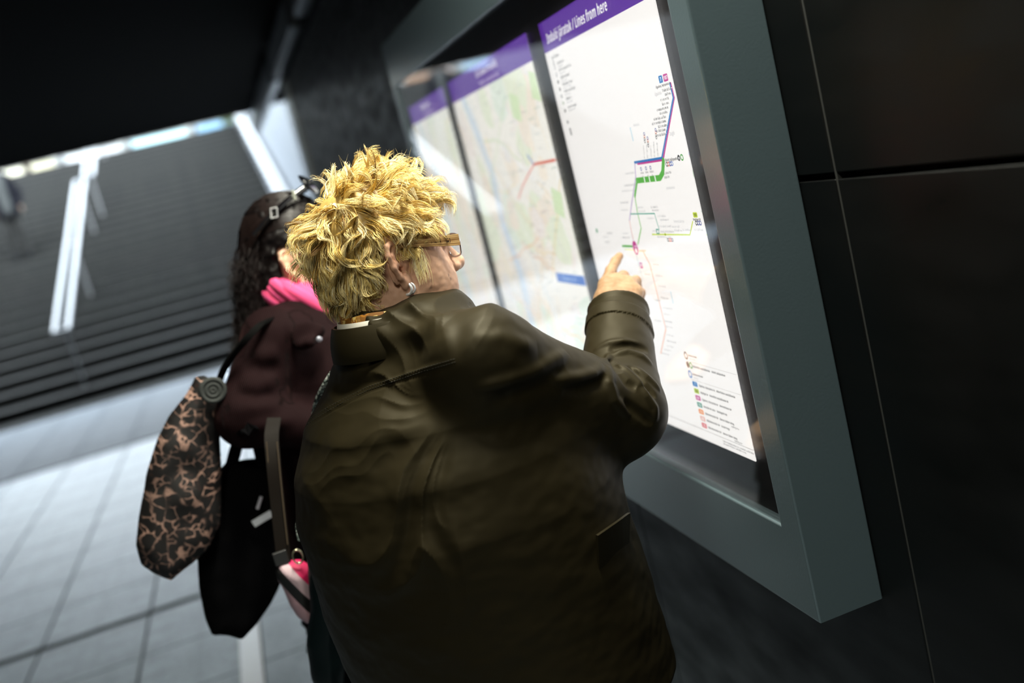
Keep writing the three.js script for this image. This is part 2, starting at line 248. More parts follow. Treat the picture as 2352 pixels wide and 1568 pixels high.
  for (let i = 0; i < 4; i++) { dot(0.842 + i * 0.0125, 0.3845, 0.006, ['#222', '#d8442a', '#26338c', '#4a6fc0'][i], false); dot(0.727 + i * 0.011, 0.5415, 0.005, ['#222', '#d8642a', '#d8442a', '#667'][i], false); }
  for (let i = 0; i < 3; i++) dot(0.955 + i * 0.013, 0.506, 0.006, ['#222', '#26338c', '#26338c'][i], false);
  text('II. János Pál', 0.806, 0.404, 0.0068, '#333'); text('pápa tér', 0.803, 0.412, 0.0068, '#333'); text('Népliget M', 0.938, 0.501, 0.0062, '#222', true);
  for (const [u, v, n] of [[0.72, 0.331, 4], [0.738, 0.341, 4], [0.81, 0.328, 4]]) for (let i = 0; i < n; i++) dot(u + i * 0.0025, v - i * 0.005, 0.0045, ['#333', '#222', '#d8642a', '#26338c'][i], false);
  for (const u of [0.69, 0.715, 0.745, 0.77, 0.795]) { c.save(); c.translate(X(u), Y(0.366)); c.rotate(-1.22); glyphs(c, 0, 0, H * 0.028, H * 0.005, '#999', r); c.restore(); }
  for (const [u, s] of [[0.63, 'Uránia'], [0.67, 'Kálvin'], [0.705, 'Rákóczi']]) { text(s, u, 0.397, 0.006, '#444'); text('tér', u + 0.01, 0.404, 0.005, '#666'); dot(u + 0.012, 0.3865, 0.005, '#26338c', false); }
  for (let i = 0; i < 10; i++) { c.fillStyle = '#59b7d8'; c.fillRect(X(0.627), Y(0.297 + i * 0.003), X(0.008), Y(0.0012)); c.fillRect(X(0.652), Y(0.658 + i * 0.0028), X(0.006), Y(0.0011)); }
  for (const [u, v, w] of [[0.5, 0.394, 0.08], [0.47, 0.42, 0.1], [0.44, 0.432, 0.11], [0.4, 0.458, 0.07], [0.39, 0.475, 0.06], [0.54, 0.471, 0.05], [0.545, 0.48, 0.05], [0.65, 0.472, 0.04], [0.655, 0.479, 0.05], [0.6, 0.496, 0.05], [0.69, 0.492, 0.05], [0.7, 0.5, 0.06], [0.68, 0.514, 0.09], [0.78, 0.515, 0.05], [0.79, 0.523, 0.05], [0.85, 0.522, 0.05], [0.68, 0.5255, 0.1], [0.62, 0.524, 0.04], [0.65, 0.537, 0.05], [0.71, 0.538, 0.04], [0.93, 0.522, 0.05], [0.35, 0.53, 0.05], [0.34, 0.54, 0.06], [0.2, 0.53, 0.05], [0.15, 0.54, 0.05], [0.16, 0.552, 0.04], [0.56, 0.6, 0.05], [0.56, 0.626, 0.06], [0.47, 0.625, 0.05], [0.565, 0.65, 0.06], [0.56, 0.677, 0.06], [0.5, 0.685, 0.05], [0.56, 0.7, 0.07], [0.56, 0.715, 0.04], [0.55, 0.732, 0.06], [0.46, 0.735, 0.05], [0.55, 0.745, 0.05], [0.54, 0.765, 0.05], [0.53, 0.78, 0.07], [0.52, 0.793, 0.05], [0.49, 0.804, 0.05], [0.46, 0.815, 0.06]]) glyphs(c, X(u), Y(v), X(w), H * 0.0048, r() < 0.5 ? '#aaa' : '#c4c4c4', r);
  c.strokeStyle = '#3d9a85'; c.lineWidth = W * 0.004; c.strokeRect(X(0.652), Y(0.519), X(0.018), Y(0.009)); boxed('M', 0.708, 0.527, 0.722, 0.5325, '#b8cc20', '#333'); c.fillStyle = '#3d9a6a'; c.fillRect(X(0.095), Y(0.517), X(0.016), Y(0.01));
  // legend bottom right
  dot(0.661, 0.803, 0.011, '#444', false); text('Metróvonalak', 0.679, 0.8025, 0.0062, '#222', true); text('Metro lines', 0.684, 0.8105, 0.0055, '#bbb'); line([[0.66, 0.8155], [1, 0.8155]], '#bbb', 0.0012);
  dot(0.66, 0.824, 0.011, '#333', true); dot(0.683, 0.824, 0.009, '#3d9a35', false); text('Kelenföld vasútállomás ↔ Keleti pályaudvar', 0.697, 0.827, 0.0072, '#222', true);
  dot(0.661, 0.846, 0.011, '#2f80c4', false); text('Autóbuszvonalak', 0.679, 0.8455, 0.0062, '#222', true); text('Bus lines', 0.684, 0.8535, 0.0055, '#bbb'); line([[0.66, 0.858], [1, 0.858]], '#bbb', 0.0012);
  [['7', '#1779bd', 'Újpalota, Nyírpalota út ↔ Albertfalva vasútállomás'], ['103', '#b4cf2a', 'Népliget M ↔ Kelenföld vasútállomás M'], ['107', '#c2288a', 'Újpalota, Nyírpalota út ↔ Bornemissza tér'], ['133', '#2b8a72', 'Bosnyák tér utca ↔ Gazdagréti tér'], ['173', '#ef8a3a', 'Rákoskeresztúr tér ↔ Baross Gábor telep,'], ['233', '#e7b3a6', 'Rákoskeresztúr tér ↔ Graisi hegy'], ['273', '#dc5a60', 'Rákoskeresztúr tér ↔ Baross Gábor telep,']].forEach(([n, col, s], i) => {
    const v = 0.867 + i * 0.0161; boxed(n, 0.664, v - 0.0056, 0.7, v + 0.0056, col, i === 1 ? '#333' : '#fff'); c.save(); c.fillStyle = '#222'; c.font = `bold ${H * 0.0068}px sans-serif`; const w = c.measureText(s).width; c.translate(X(0.71), Y(v + 0.0026)); c.scale(Math.min(1, X(0.28) / w), 1); c.fillText(s, 0, 0); c.restore();
    if (i === 4 || i === 6) text('Ispiláng utca', 0.885, v + 0.0095, 0.006, '#444');
  });
  line([[0.33, 0.9755], [1, 0.9755]], '#999', 0.0016); glyphs(c, X(0.8), Y(0.985), X(0.2), H * 0.0045, '#777', r); glyphs(c, X(0.8), Y(0.991), X(0.14), H * 0.0045, '#777', r);
}
function mapSheet(k) { return (c, W, H) => {
  const r = seed(70 + k), X = (u) => u * W, Y = (v) => v * H;
  c.fillStyle = k ? '#fbf8ee' : '#f6f8ee'; c.fillRect(0, 0, W, H);
  const wob = (n, u, v, du, dv, amp) => { const p = []; for (let i = 0; i <= n; i++) p.push([u + du * i / n + (r() - 0.5) * amp, v + dv * i / n + (r() - 0.5) * amp]); return p; };
  const path = (p, col, w, fill) => { c.beginPath(); p.forEach(([u, v], i) => i ? c.lineTo(X(u), Y(v)) : c.moveTo(X(u), Y(v))); if (fill) { c.fillStyle = fill; c.fill(); } else { c.strokeStyle = col; c.lineWidth = w; c.lineJoin = 'round'; c.stroke(); } };
  for (let i = 0; i < 70; i++) { const u = r(), v = 0.08 + r() * 0.92, s = 0.03 + r() * 0.09, p = []; for (let q = 0; q < 7; q++) { const a = q / 7 * 6.28; p.push([u + Math.cos(a) * s * (0.6 + r() * 0.6), v + Math.sin(a) * s * (0.6 + r() * 0.6)]); } path(p, '', 0, ['#eef4dc', '#f8eede', '#f7efe6', '#e9f3e4', '#fdf3e2', '#f3f0ea'][Math.floor(r() * 6)]); }
  path([[0.12, 0.06], [0.2, 0.2], [0.26, 0.33], [0.24, 0.5], [0.3, 0.66], [0.28, 0.85], [0.33, 1.02], [0.4, 1.02], [0.35, 0.85], [0.37, 0.66], [0.31, 0.5], [0.33, 0.33], [0.27, 0.2], [0.19, 0.06]], '', 0, '#d9e7f2');
  for (let i = 0; i < 60; i++) path(wob(5, r(), 0.07 + r(), (r() - 0.5) * 0.7, (r() - 0.5) * 0.7, 0.02), ['#fff', '#f6e7c4', '#fff', '#f3dcb8', '#e6e6e0'][Math.floor(r() * 5)], W * (0.002 + r() * 0.005));
  for (let i = 0; i < 14; i++) path(wob(6, r(), 0.07 + r(), (r() - 0.5) * 0.9, (r() - 0.5) * 0.9, 0.03), ['#f5c9a8', '#cfe3b4', '#f2d27a', '#bcd6ea'][Math.floor(r() * 4)], W * 0.004);
  for (let i = 0; i < 150; i++) { const u = r() * 0.95, v = 0.09 + r() * 0.9; glyphs(c, X(u), Y(v), W * (0.015 + r() * 0.05), H * 0.004, ['#9aa', '#aaa', '#8a9', '#b99'][Math.floor(r() * 4)], r); }
  if (k) { path([[0.793, 0.331], [1, 0.331]], '#e0705c', W * 0.008); path([[0.793, 0.331], [0.7, 0.36], [0.62, 0.387], [0.537, 0.424]], '#f3b0a4', W * 0.008); path([[0.75, 0.3], [0.79, 0.33]], '#8ba4d0', W * 0.01); c.fillStyle = '#1c66c0'; c.fillRect(X(0.743), Y(0.648), X(0.257), Y(0.027)); glyphs(c, X(0.8), Y(0.667), X(0.13), H * 0.011, '#cfe0f5', r); for (const [u, v] of [[0.72, 0.12], [0.95, 0.09], [0.9, 0.4]]) path([[u, v], [u + 0.08, v + 0.02], [u + 0.06, v + 0.09], [u - 0.02, v + 0.07]], '', 0, '#dcefc4'); }
  c.fillStyle = PURPLE; c.fillRect(0, 0, W, Y(0.0715));
  c.fillStyle = '#fff'; glyphs(c, X(k ? 0.4 : 0.36), Y(0.036), X(0.26), H * 0.021, '#fff', r); glyphs(c, X(k ? 0.42 : 0.4), Y(0.062), X(0.22), H * 0.014, '#e6dcf2', r);
}; }
function poster(z0, z1, tex, label, glow) {
  const w = z1 - z0, h = PT - PB, g = new THREE.BoxGeometry(0.002, h, w).translate(0, h / 2, 0), m = std(rgb(0.08, 0.08, 0.08), 0.7, { map: tex, emissive: rgb(1, 1, 1), emissiveMap: tex, emissiveIntensity: glow });
  const o = mesh('lightbox_poster', g, m); o.position.set(FACE + 0.0125, PB, (z0 + z1) / 2);
  tag(o, label, 'poster', 'posters lit inside the display case');
  const L = new THREE.RectAreaLight(rgb(1, 0.98, 0.93), 0.9, w, h); L.name = 'poster_glow'; L.position.set(FACE + 0.0102, (PT + PB) / 2, (z0 + z1) / 2); L.lookAt(-5, (PT + PB) / 2, (z0 + z1) / 2); L.castShadow = true; scene.add(L);
  return o;
}
poster(-1.93, -1.413, canvasTex(1352, 2048, poster3), 'white backlit line diagram poster headed Lines from here', 1.15);
poster(-2.75, -2.02, canvasTex(1024, 1098, mapSheet(1)), 'wide backlit city map poster with blue label strip and two-line purple header', 1.2);
poster(-3.35, -2.833, canvasTex(676, 1024, mapSheet(0)), 'narrow backlit city map poster beside the wide map, farthest along the case', 1.25);

// ------------------------------------------------------------------ bodies and clothes: distance fields meshed as one surface
const smin = (a, b, k) => { const h = Math.max(k - Math.abs(a - b), 0) / k; return Math.min(a, b) - h * h * k * 0.25; };
const smax = (a, b, k) => -smin(-a, -b, k);
// tapered capsule
function cone(a, b, ra, rb) { const ax = a.x, ay = a.y, az = a.z, dx = b.x - ax, dy = b.y - ay, dz = b.z - az, l2 = dx * dx + dy * dy + dz * dz || 1e-9; return (x, y, z) => { const px = x - ax, py = y - ay, pz = z - az, h = clamp((px * dx + py * dy + pz * dz) / l2), qx = px - dx * h, qy = py - dy * h, qz = pz - dz * h; return Math.sqrt(qx * qx + qy * qy + qz * qz) - (ra + (rb - ra) * h); }; }
const ball = (a, r) => (x, y, z) => Math.hypot(x - a.x, y - a.y, z - a.z) - r;
// ellipsoid on the axes (A, B, C) of a frame
function egg(c, A, B, C, ra, rb, rc) { const m = Math.min(ra, rb, rc); return (x, y, z) => { const px = x - c.x, py = y - c.y, pz = z - c.z, a = (px * A.x + py * A.y + pz * A.z) / ra, b = (px * B.x + py * B.y + pz * B.z) / rb, d = (px * C.x + py * C.y + pz * C.z) / rc, k = Math.sqrt(a * a + b * b + d * d); return k < 1e-6 ? -m : (k - 1) * Math.max(m, Math.sqrt(px * px + py * py + pz * pz) / k * 0.9 + m * 0.1); }; }
function join(list, k) { return (x, y, z) => { let d = 1e3; for (const f of list) d = smin(d, f(x, y, z), k); return d; }; }
class Frame { // a body's own axes: forward, up, right
  constructor(o, azimuth, pitch = 0, roll = 0) { const q = new THREE.Quaternion().setFromEuler(new THREE.Euler(pitch, -azimuth, roll, 'YXZ')); this.o = o; this.F = V(0, 0, -1).applyQuaternion(q); this.U = V(0, 1, 0).applyQuaternion(q); this.R = V(1, 0, 0).applyQuaternion(q); }
  p(f, u, r) { return this.o.clone().addScaledVector(this.F, f).addScaledVector(this.U, u).addScaledVector(this.R, r); }
  loc(v) { const d = v.clone().sub(this.o); return [d.dot(this.F), d.dot(this.U), d.dot(this.R)]; }
  egg(f, u, r, rf, ru, rr) { return egg(this.p(f, u, r), this.F, this.U, this.R, rf, ru, rr); }
  cone(a, b, ra, rb) { return cone(this.p(...a), this.p(...b), ra, rb); }
}
// where the ray through a pixel meets a field
function hit(f, px, py, t0 = 0.9, t1 = 3) { const d = ray(px, py); let t = t0; for (let i = 0; i < 400 && t < t1; i++) { const v = f(EYE.x + d.x * t, EYE.y + d.y * t, EYE.z + d.z * t); if (v < 0.0004) return EYE.clone().addScaledVector(d, t); t += Math.max(v * 0.6, 0.0004); } return null; }
// a ridge (h > 0) or crease (h < 0) along a polyline in space
function fold(points, h, w, soft = 1) {
  const n = points.length, box = new THREE.Box3().setFromPoints(points).expandByScalar(w * 2.6), { min: a, max: b } = box;
  return (x, y, z) => { if (x < a.x || y < a.y || z < a.z || x > b.x || y > b.y || z > b.z) return 0; let best = 1e9, par = 0; for (let i = 0; i + 1 < n; i++) { const p = points[i], q = points[i + 1], dx = q.x - p.x, dy = q.y - p.y, dz = q.z - p.z, t = clamp(((x - p.x) * dx + (y - p.y) * dy + (z - p.z) * dz) / (dx * dx + dy * dy + dz * dz)); const ex = x - p.x - dx * t, ey = y - p.y - dy * t, ez = z - p.z - dz * t, d2 = ex * ex + ey * ey + ez * ez; if (d2 < best) { best = d2; par = (i + t) / (n - 1); } } const end = Math.min(1, 4 * Math.min(par, 1 - par)); return h * end * Math.exp(-best / (w * w)); };
}
const withFolds = (f, folds) => (x, y, z) => { const d = f(x, y, z); if (d > 0.05 || d < -0.05) return d; let s = 0; for (const g of folds) s += g(x, y, z); return d - s; };

// naive surface nets over a box; normals from the field
function skin(f, lo, hi, cell, color) {
  const B = 6, nx = Math.ceil((hi.x - lo.x) / cell / B) * B, ny = Math.ceil((hi.y - lo.y) / cell / B) * B, nz = Math.ceil((hi.z - lo.z) / cell / B) * B;
  const sx = nx + 1, sy = ny + 1, sz = nz + 1, val = new Float32Array(sx * sy * sz).fill(1), done = new Uint8Array(sx * sy * sz), id = (i, j, k) => (k * sy + j) * sx + i;
  const cells = [], reach = cell * B * 0.87 * 1.35 + cell;
  for (let k = 0; k < nz; k += B) for (let j = 0; j < ny; j += B) for (let i = 0; i < nx; i += B) {
    const d = f(lo.x + (i + B / 2) * cell, lo.y + (j + B / 2) * cell, lo.z + (k + B / 2) * cell);
    if (Math.abs(d) > reach) { if (d < 0) for (let c = 0; c <= B; c++) for (let b = 0; b <= B; b++) for (let a = 0; a <= B; a++) { const n = id(i + a, j + b, k + c); if (!done[n]) val[n] = -1; } continue; }
    cells.push([i, j, k]);
    for (let c = 0; c <= B; c++) for (let b = 0; b <= B; b++) for (let a = 0; a <= B; a++) { const n = id(i + a, j + b, k + c); if (!done[n]) { done[n] = 1; val[n] = f(lo.x + (i + a) * cell, lo.y + (j + b) * cell, lo.z + (k + c) * cell); } }
  }
  const vert = new Int32Array(sx * sy * sz).fill(-1), P = [], index = [];
  const corner = [[0, 0, 0], [1, 0, 0], [0, 1, 0], [1, 1, 0], [0, 0, 1], [1, 0, 1], [0, 1, 1], [1, 1, 1]], edges = [[0, 1], [2, 3], [4, 5], [6, 7], [0, 2], [1, 3], [4, 6], [5, 7], [0, 4], [1, 5], [2, 6], [3, 7]];
  const g = new Float32Array(8);
  for (const [bi, bj, bk] of cells) for (let k = bk; k < bk + B; k++) for (let j = bj; j < bj + B; j++) for (let i = bi; i < bi + B; i++) {
    let neg = 0; for (let c = 0; c < 8; c++) { const q = corner[c]; g[c] = val[id(i + q[0], j + q[1], k + q[2])]; if (g[c] < 0) neg++; }
    if (neg === 0 || neg === 8) continue;
    let x = 0, y = 0, z = 0, n = 0;
    for (const [a, b] of edges) if ((g[a] < 0) !== (g[b] < 0)) { const t = g[a] / (g[a] - g[b]), A = corner[a], C = corner[b]; x += A[0] + (C[0] - A[0]) * t; y += A[1] + (C[1] - A[1]) * t; z += A[2] + (C[2] - A[2]) * t; n++; }
    vert[id(i, j, k)] = P.length / 3; P.push(lo.x + (i + x / n) * cell, lo.y + (j + y / n) * cell, lo.z + (k + z / n) * cell);
  }
  const quad = (a, b, c, d, flip) => { if (a < 0 || b < 0 || c < 0 || d < 0) return; if (flip) index.push(a, c, b, a, d, c); else index.push(a, b, c, a, c, d); };
  for (const [bi, bj, bk] of cells) for (let k = bk; k < bk + B; k++) for (let j = bj; j < bj + B; j++) for (let i = bi; i < bi + B; i++) {
    const s = val[id(i, j, k)] < 0;
    if (j > 0 && k > 0 && (val[id(i + 1, j, k)] < 0) !== s) quad(vert[id(i, j - 1, k - 1)], vert[id(i, j, k - 1)], vert[id(i, j, k)], vert[id(i, j - 1, k)], !s);
    if (i > 0 && k > 0 && (val[id(i, j + 1, k)] < 0) !== s) quad(vert[id(i - 1, j, k - 1)], vert[id(i - 1, j, k)], vert[id(i, j, k)], vert[id(i, j, k - 1)], !s);
    if (i > 0 && j > 0 && (val[id(i, j, k + 1)] < 0) !== s) quad(vert[id(i - 1, j - 1, k)], vert[id(i, j - 1, k)], vert[id(i, j, k)], vert[id(i - 1, j, k)], !s);
  }
  const N = new Float32Array(P.length), e = cell * 0.5; let C = color ? new Float32Array(P.length) : null;
  for (let i = 0; i < P.length; i += 3) {
    const x = P[i], y = P[i + 1], z = P[i + 2], a = f(x + e, y, z) - f(x - e, y, z), b = f(x, y + e, z) - f(x, y - e, z), c = f(x, y, z + e) - f(x, y, z - e), l = Math.hypot(a, b, c) || 1;
    N[i] = a / l; N[i + 1] = b / l; N[i + 2] = c / l;
    if (C) { const q = color(x, y, z, N[i], N[i + 1], N[i + 2]); C[i] = q[0]; C[i + 1] = q[1]; C[i + 2] = q[2]; }
  }
  const out = new THREE.BufferGeometry();
  out.setAttribute('position', new THREE.Float32BufferAttribute(P, 3)); out.setAttribute('normal', new THREE.BufferAttribute(N, 3)); if (C) out.setAttribute('color', new THREE.BufferAttribute(C, 3));
  out.setIndex(index);
  return boxUV(out);
}
// a five-fingered hand: wrist, chains of points for each finger ([point, radius] ...), palm balls
function handField(palm, fingers, k = 0.008) { const p = join(palm, 0.02), fs = fingers.map((ch) => { const list = []; for (let i = 0; i + 1 < ch.length; i++) list.push(cone(ch[i][0], ch[i + 1][0], ch[i][1], ch[i + 1][1])); return join(list, 0.004); }); return (x, y, z) => { let d = p(x, y, z), e = 1e3; for (const f of fs) e = Math.min(e, f(x, y, z)); return smin(d, e, k); }; }
// bands swept along a curve: width across `side`, thickness along the other way
function strap(points, width, thick, sideOf, seg = 40) {
  const c = new THREE.CatmullRomCurve3(points), P = [], idx = [];
  for (let i = 0; i <= seg; i++) { const t = i / seg, p = c.getPoint(t), T = c.getTangent(t), s = sideOf(p, T, t).clone(); s.addScaledVector(T, -s.dot(T)).normalize(); const n = T.clone().cross(s).normalize(), w = typeof width === 'function' ? width(t) : width; for (const [a, b] of [[-1, -1], [1, -1], [1, 1], [-1, 1]]) P.push(...p.clone().addScaledVector(s, a * w / 2).addScaledVector(n, b * thick / 2).toArray()); }
  for (let i = 0; i < seg; i++) for (let q = 0; q < 4; q++) { const a = i * 4 + q, b = i * 4 + (q + 1) % 4; idx.push(a, b, b + 4, a, b + 4, a + 4); }
  const e = seg * 4; idx.push(0, 2, 1, 0, 3, 2, e, e + 1, e + 2, e, e + 2, e + 3);
  const g = new THREE.BufferGeometry(); g.setAttribute('position', new THREE.Float32BufferAttribute(P, 3)); g.setIndex(idx); const h = g.toNonIndexed(); h.computeVertexNormals(); return boxUV(h);
}
// hair: each strand a thin tapering three-sided tube; paths: [{pts, r, col}]
function strands(list) {
  let nv = 0, ni = 0; for (const s of list) { nv += s.pts.length * 3; ni += (s.pts.length - 1) * 18; }
  const P = new Float32Array(nv * 3), N = new Float32Array(nv * 3), C = new Float32Array(nv * 3), I = new Uint32Array(ni); let v = 0, k = 0; const T = V(), A = V(), Bn = V(), up = V(0.3, 0.9, 0.31);
  for (const s of list) {
    const n = s.pts.length, base = v;
    for (let i = 0; i < n; i++) {
      T.subVectors(s.pts[Math.min(i + 1, n - 1)], s.pts[Math.max(i - 1, 0)]).normalize(); A.crossVectors(T, up).normalize(); Bn.crossVectors(T, A);
      const t = i / (n - 1), r = s.r * (1 - 0.85 * t * t), d = 0.72 + 0.28 * Math.min(1, t * 2.5);
      for (let q = 0; q < 3; q++) { const a = q * 2.0944, ca = Math.cos(a), sa = Math.sin(a), x = A.x * ca + Bn.x * sa, y = A.y * ca + Bn.y * sa, z = A.z * ca + Bn.z * sa, o = v * 3; P[o] = s.pts[i].x + x * r; P[o + 1] = s.pts[i].y + y * r; P[o + 2] = s.pts[i].z + z * r; N[o] = x; N[o + 1] = y; N[o + 2] = z; C[o] = s.col[0]; C[o + 1] = s.col[1]; C[o + 2] = s.col[2]; v++; }
    }
    for (let i = 0; i + 1 < n; i++) for (let q = 0; q < 3; q++) { const a = base + i * 3 + q, b = base + i * 3 + (q + 1) % 3; I[k++] = a; I[k++] = b; I[k++] = b + 3; I[k++] = a; I[k++] = b + 3; I[k++] = a + 3; }
  }
  const g = new THREE.BufferGeometry(); g.setAttribute('position', new THREE.BufferAttribute(P, 3)); g.setAttribute('normal', new THREE.BufferAttribute(N, 3)); g.setAttribute('color', new THREE.BufferAttribute(C, 3)); g.setIndex(new THREE.BufferAttribute(I, 1)); return g;
}

// ------------------------------------------------------------------ the blond woman pointing at the poster
const rel = (g, base) => g.translate(-base.x, -base.y, -base.z);
const DEG = Math.PI / 180;
{
  const mid = at(1037, 1100, 1.585), base = V(mid.x, 0, mid.z);
  const woman = group('person', base);
  tag(woman, 'short-haired blond person in dark olive jacket pointing at the line diagram', 'person');
  const B = new Frame(base, 62 * DEG), ear0 = at(912, 608, 1.485), hd = new Frame(V(), 79 * DEG, -0.07, 0.02);
  hd.o = ear0.clone().addScaledVector(hd.R, -0.074).addScaledVector(hd.F, 0.012).addScaledVector(hd.U, 0.004);

  // --- clothes
  const rows = [[0.6, 0.24, 0.275], [0.78, 0.24, 0.272], [0.88, 0.242, 0.27], [1.0, 0.244, 0.27], [1.12, 0.24, 0.266], [1.2, 0.224, 0.25], [1.27, 0.188, 0.22], [1.34, 0.122, 0.168], [1.4, 0.096, 0.11], [1.43, 0.085, 0.09], [1.6, 0.06, 0.06]];
  const torso = (x, y, z) => {
    const px = x - base.x, pz = z - base.z, f = px * B.F.x + pz * B.F.z - 0.07 * Math.max(0, 1.08 - y), r = px * B.R.x + pz * B.R.z;
    let i = 0; while (i < rows.length - 2 && y > rows[i + 1][0]) i++;
    const a = rows[i], b = rows[i + 1], t = clamp((y - a[0]) / (b[0] - a[0])), s = t * t * (3 - 2 * t) * 0.5 + t * 0.5, af = lerp(a[1], b[1], s), ar = lerp(a[2], b[2], s), k = Math.sqrt(f * f / (af * af) + r * r / (ar * ar)) + 1e-6;
    return smax(Math.hypot(f, r) * (1 - 1 / k) * 0.85, smax(0.775 - y, y - 1.43, 0.01), 0.012);
  };
  const S = at(1106, 824, 1.40), E = at(1426, 946, 1.565), C = at(1421, 716, 1.705), axis = C.clone().sub(E), alen = axis.length(); axis.normalize();
  const SL = B.p(0.03, 1.275, -0.145), EL = B.p(0.08, 1.05, -0.2), CL = B.p(0.25, 1.0, -0.12);
  const neckR = B.p(0.0, 1.352, 0.06), neckL = B.p(0.01, 1.345, -0.05);
  const upper = cone(S, E, 0.064, 0.066), fore = cone(E, C.clone().addScaledVector(axis, 0.05), 0.067, 0.046);
  const along = (x, y, z) => (x - E.x) * axis.x + (y - E.y) * axis.y + (z - E.z) * axis.z;
  const foreEnd = (x, y, z) => { const s = along(x, y, z), w = (x - C.x) * 0.35 + (z - C.z) * 0.2; let d = fore(x, y, z); d -= 0.0035 * smooth(alen - 0.052, alen - 0.049, s + w * 0.25) * (1 - smooth(alen - 0.026, alen - 0.023, s + w * 0.25)) + 0.0022 * smooth(alen - 0.012, alen, s); d = smax(d, s - alen - 0.002, 0.004); const hollow = smax(fore(x, y, z) + 0.0095, alen - 0.03 - s, 0.004); return smax(d, -hollow, 0.003); };
  const base0 = (x, y, z) => { let d = smin(torso(x, y, z), smin(cone(neckR, S, 0.054, 0.062)(x, y, z), cone(neckL, SL, 0.045, 0.055)(x, y, z), 0.02), 0.05); d = smin(d, upper(x, y, z), 0.055); d = smin(d, foreEnd(x, y, z), 0.022); return smin(d, smin(cone(SL, EL, 0.07, 0.062)(x, y, z), cone(EL, CL, 0.062, 0.05)(x, y, z), 0.03), 0.05); };
  // prepared cones are reused, so build them once
  const sh1 = cone(neckR, S, 0.054, 0.062), sh2 = cone(neckL, SL, 0.045, 0.055), l1 = cone(SL, EL, 0.07, 0.062), l2 = cone(EL, CL, 0.062, 0.05);
  const plain = (x, y, z) => { let d = smin(torso(x, y, z), smin(sh1(x, y, z), sh2(x, y, z), 0.02), 0.05); d = smin(d, upper(x, y, z), 0.055); d = smin(d, foreEnd(x, y, z), 0.02); return smin(d, smin(l1(x, y, z), l2(x, y, z), 0.03), 0.05); };
  const pit = hit(plain, 1088, 930), e1 = V(1, 0, 0).transformDirection(CAMM), e2 = V(0, 1, 0).transformDirection(CAMM);
  const drag = (x, y, z) => { // cloth pulled towards the armpit and the elbow: radiating ridges
    let s = 0; const wx = noise(x * 9, y * 9, z * 9) * 0.05, wy = noise(x * 9 + 5, y * 9, z * 9 + 8) * 0.05, px = x - pit.x, py = y - pit.y, pz = z - pit.z, a = px * e1.x + py * e1.y + pz * e1.z + wx, b = px * e2.x + py * e2.y + pz * e2.z + wy, q = Math.hypot(a, b), th = Math.atan2(b, -a);
    if (q < 0.36 && a < 0.03) { const w = smooth(0.05, 0.13, q) * (1 - smooth(0.2, 0.36, q)) * smooth(0.03, -0.04, a), n = noise(th * 2.1 + 4, q * 4, 2), m = noise(th * 4.2 + 9, q * 7, 5); s += w * (0.008 * (0.5 - Math.abs(n) * 2.2) + 0.004 * (0.4 - Math.abs(m) * 2)); }
    return s;
  };
  const soft = (x, y, z) => { const d = plain(x, y, z); if (d > 0.03 || d < -0.03) return d; return d - drag(x, y, z) - noise(x * 7, y * 9, z * 7) * 0.003 - noise(x * 17 + 3, y * 24, z * 17) * 0.0018 - noise(x * 45, y * 60, z * 45) * 0.0007; };
  const folds = [], seams = [];
  const crease = (h, w, ...pts) => { const p = pts.map(([a, b]) => hit(soft, a, b)).filter(Boolean); if (p.length > 1) folds.push(fold(p, h, w)); };
  // sleeve and elbow
  crease(0.0085, 0.0085, [1084, 894], [1130, 884], [1175, 872], [1241, 846], [1285, 819], [1302, 808]);
  crease(-0.006, 0.012, [1110, 925], [1180, 905], [1250, 882], [1300, 848]);
  crease(0.008, 0.008, [1240, 868], [1290, 872], [1330, 868], [1366, 858], [1388, 840]);
  crease(-0.007, 0.01, [1290, 900], [1340, 893], [1375, 880], [1392, 862]);
  crease(0.01283, 0.00682, [1396, 836], [1400, 880], [1412, 918], [1448, 960]);
  crease(-0.01604, 0.0062, [1398, 826], [1420, 850], [1440, 876], [1462, 892]);
  crease(0.01123, 0.00496, [1412, 834], [1440, 850], [1468, 878], [1474, 890]);
  crease(0.01123, 0.00496, [1455, 842], [1486, 865], [1518, 900]);
  crease(-0.009626, 0.00496, [1440, 838], [1480, 880], [1505, 915]);
  crease(0.009626, 0.00496, [1468, 880], [1486, 909], [1504, 936], [1506, 970]);
  crease(-0.006975, 0.0062, [1430, 920], [1470, 950], [1500, 975]);
  crease(0.009626, 0.00496, [1372, 842], [1400, 818], [1440, 806], [1475, 818], [1500, 840]);
  crease(-0.009626, 0.00558, [1376, 826], [1410, 800], [1450, 792], [1490, 806]);
  crease(0.006417, 0.00434, [1362, 806], [1400, 786], [1430, 782], [1470, 790]);
  // shoulder and back
  crease(0.004, 0.012, [1090, 790], [1150, 775], [1200, 790], [1235, 800]);
  crease(0.009765, 0.0186, [830, 758], [900, 772], [970, 762], [1030, 735]);
  const folded = withFolds(soft, folds);
  const seam = (h, w, ...pts) => { const p = []; for (let i = 0; i + 1 < pts.length; i++) for (let k = 0; k < 5; k++) { const q = hit(folded, lerp(pts[i][0], pts[i + 1][0], k / 5), lerp(pts[i][1], pts[i + 1][1], k / 5)); if (q && (!p.length || q.distanceTo(p[p.length - 1]) < 0.05)) p.push(q); } if (p.length > 1) seams.push(fold(p, h, w)); };
  seam(-0.0028, 0.0026, [1047, 835], [970, 858], [846, 900], [760, 945], [702, 982]);        // yoke seam
  seam(0.002, 0.0035, [1046, 827], [969, 849], [845, 891], [758, 935], [702, 972]);
  seam(-0.0022, 0.0026, [1082, 695], [1060, 735], [1046, 790], [1047, 835], [1064, 890], [1098, 935]); // armhole seam
  const rip = withFolds(folded, seams);
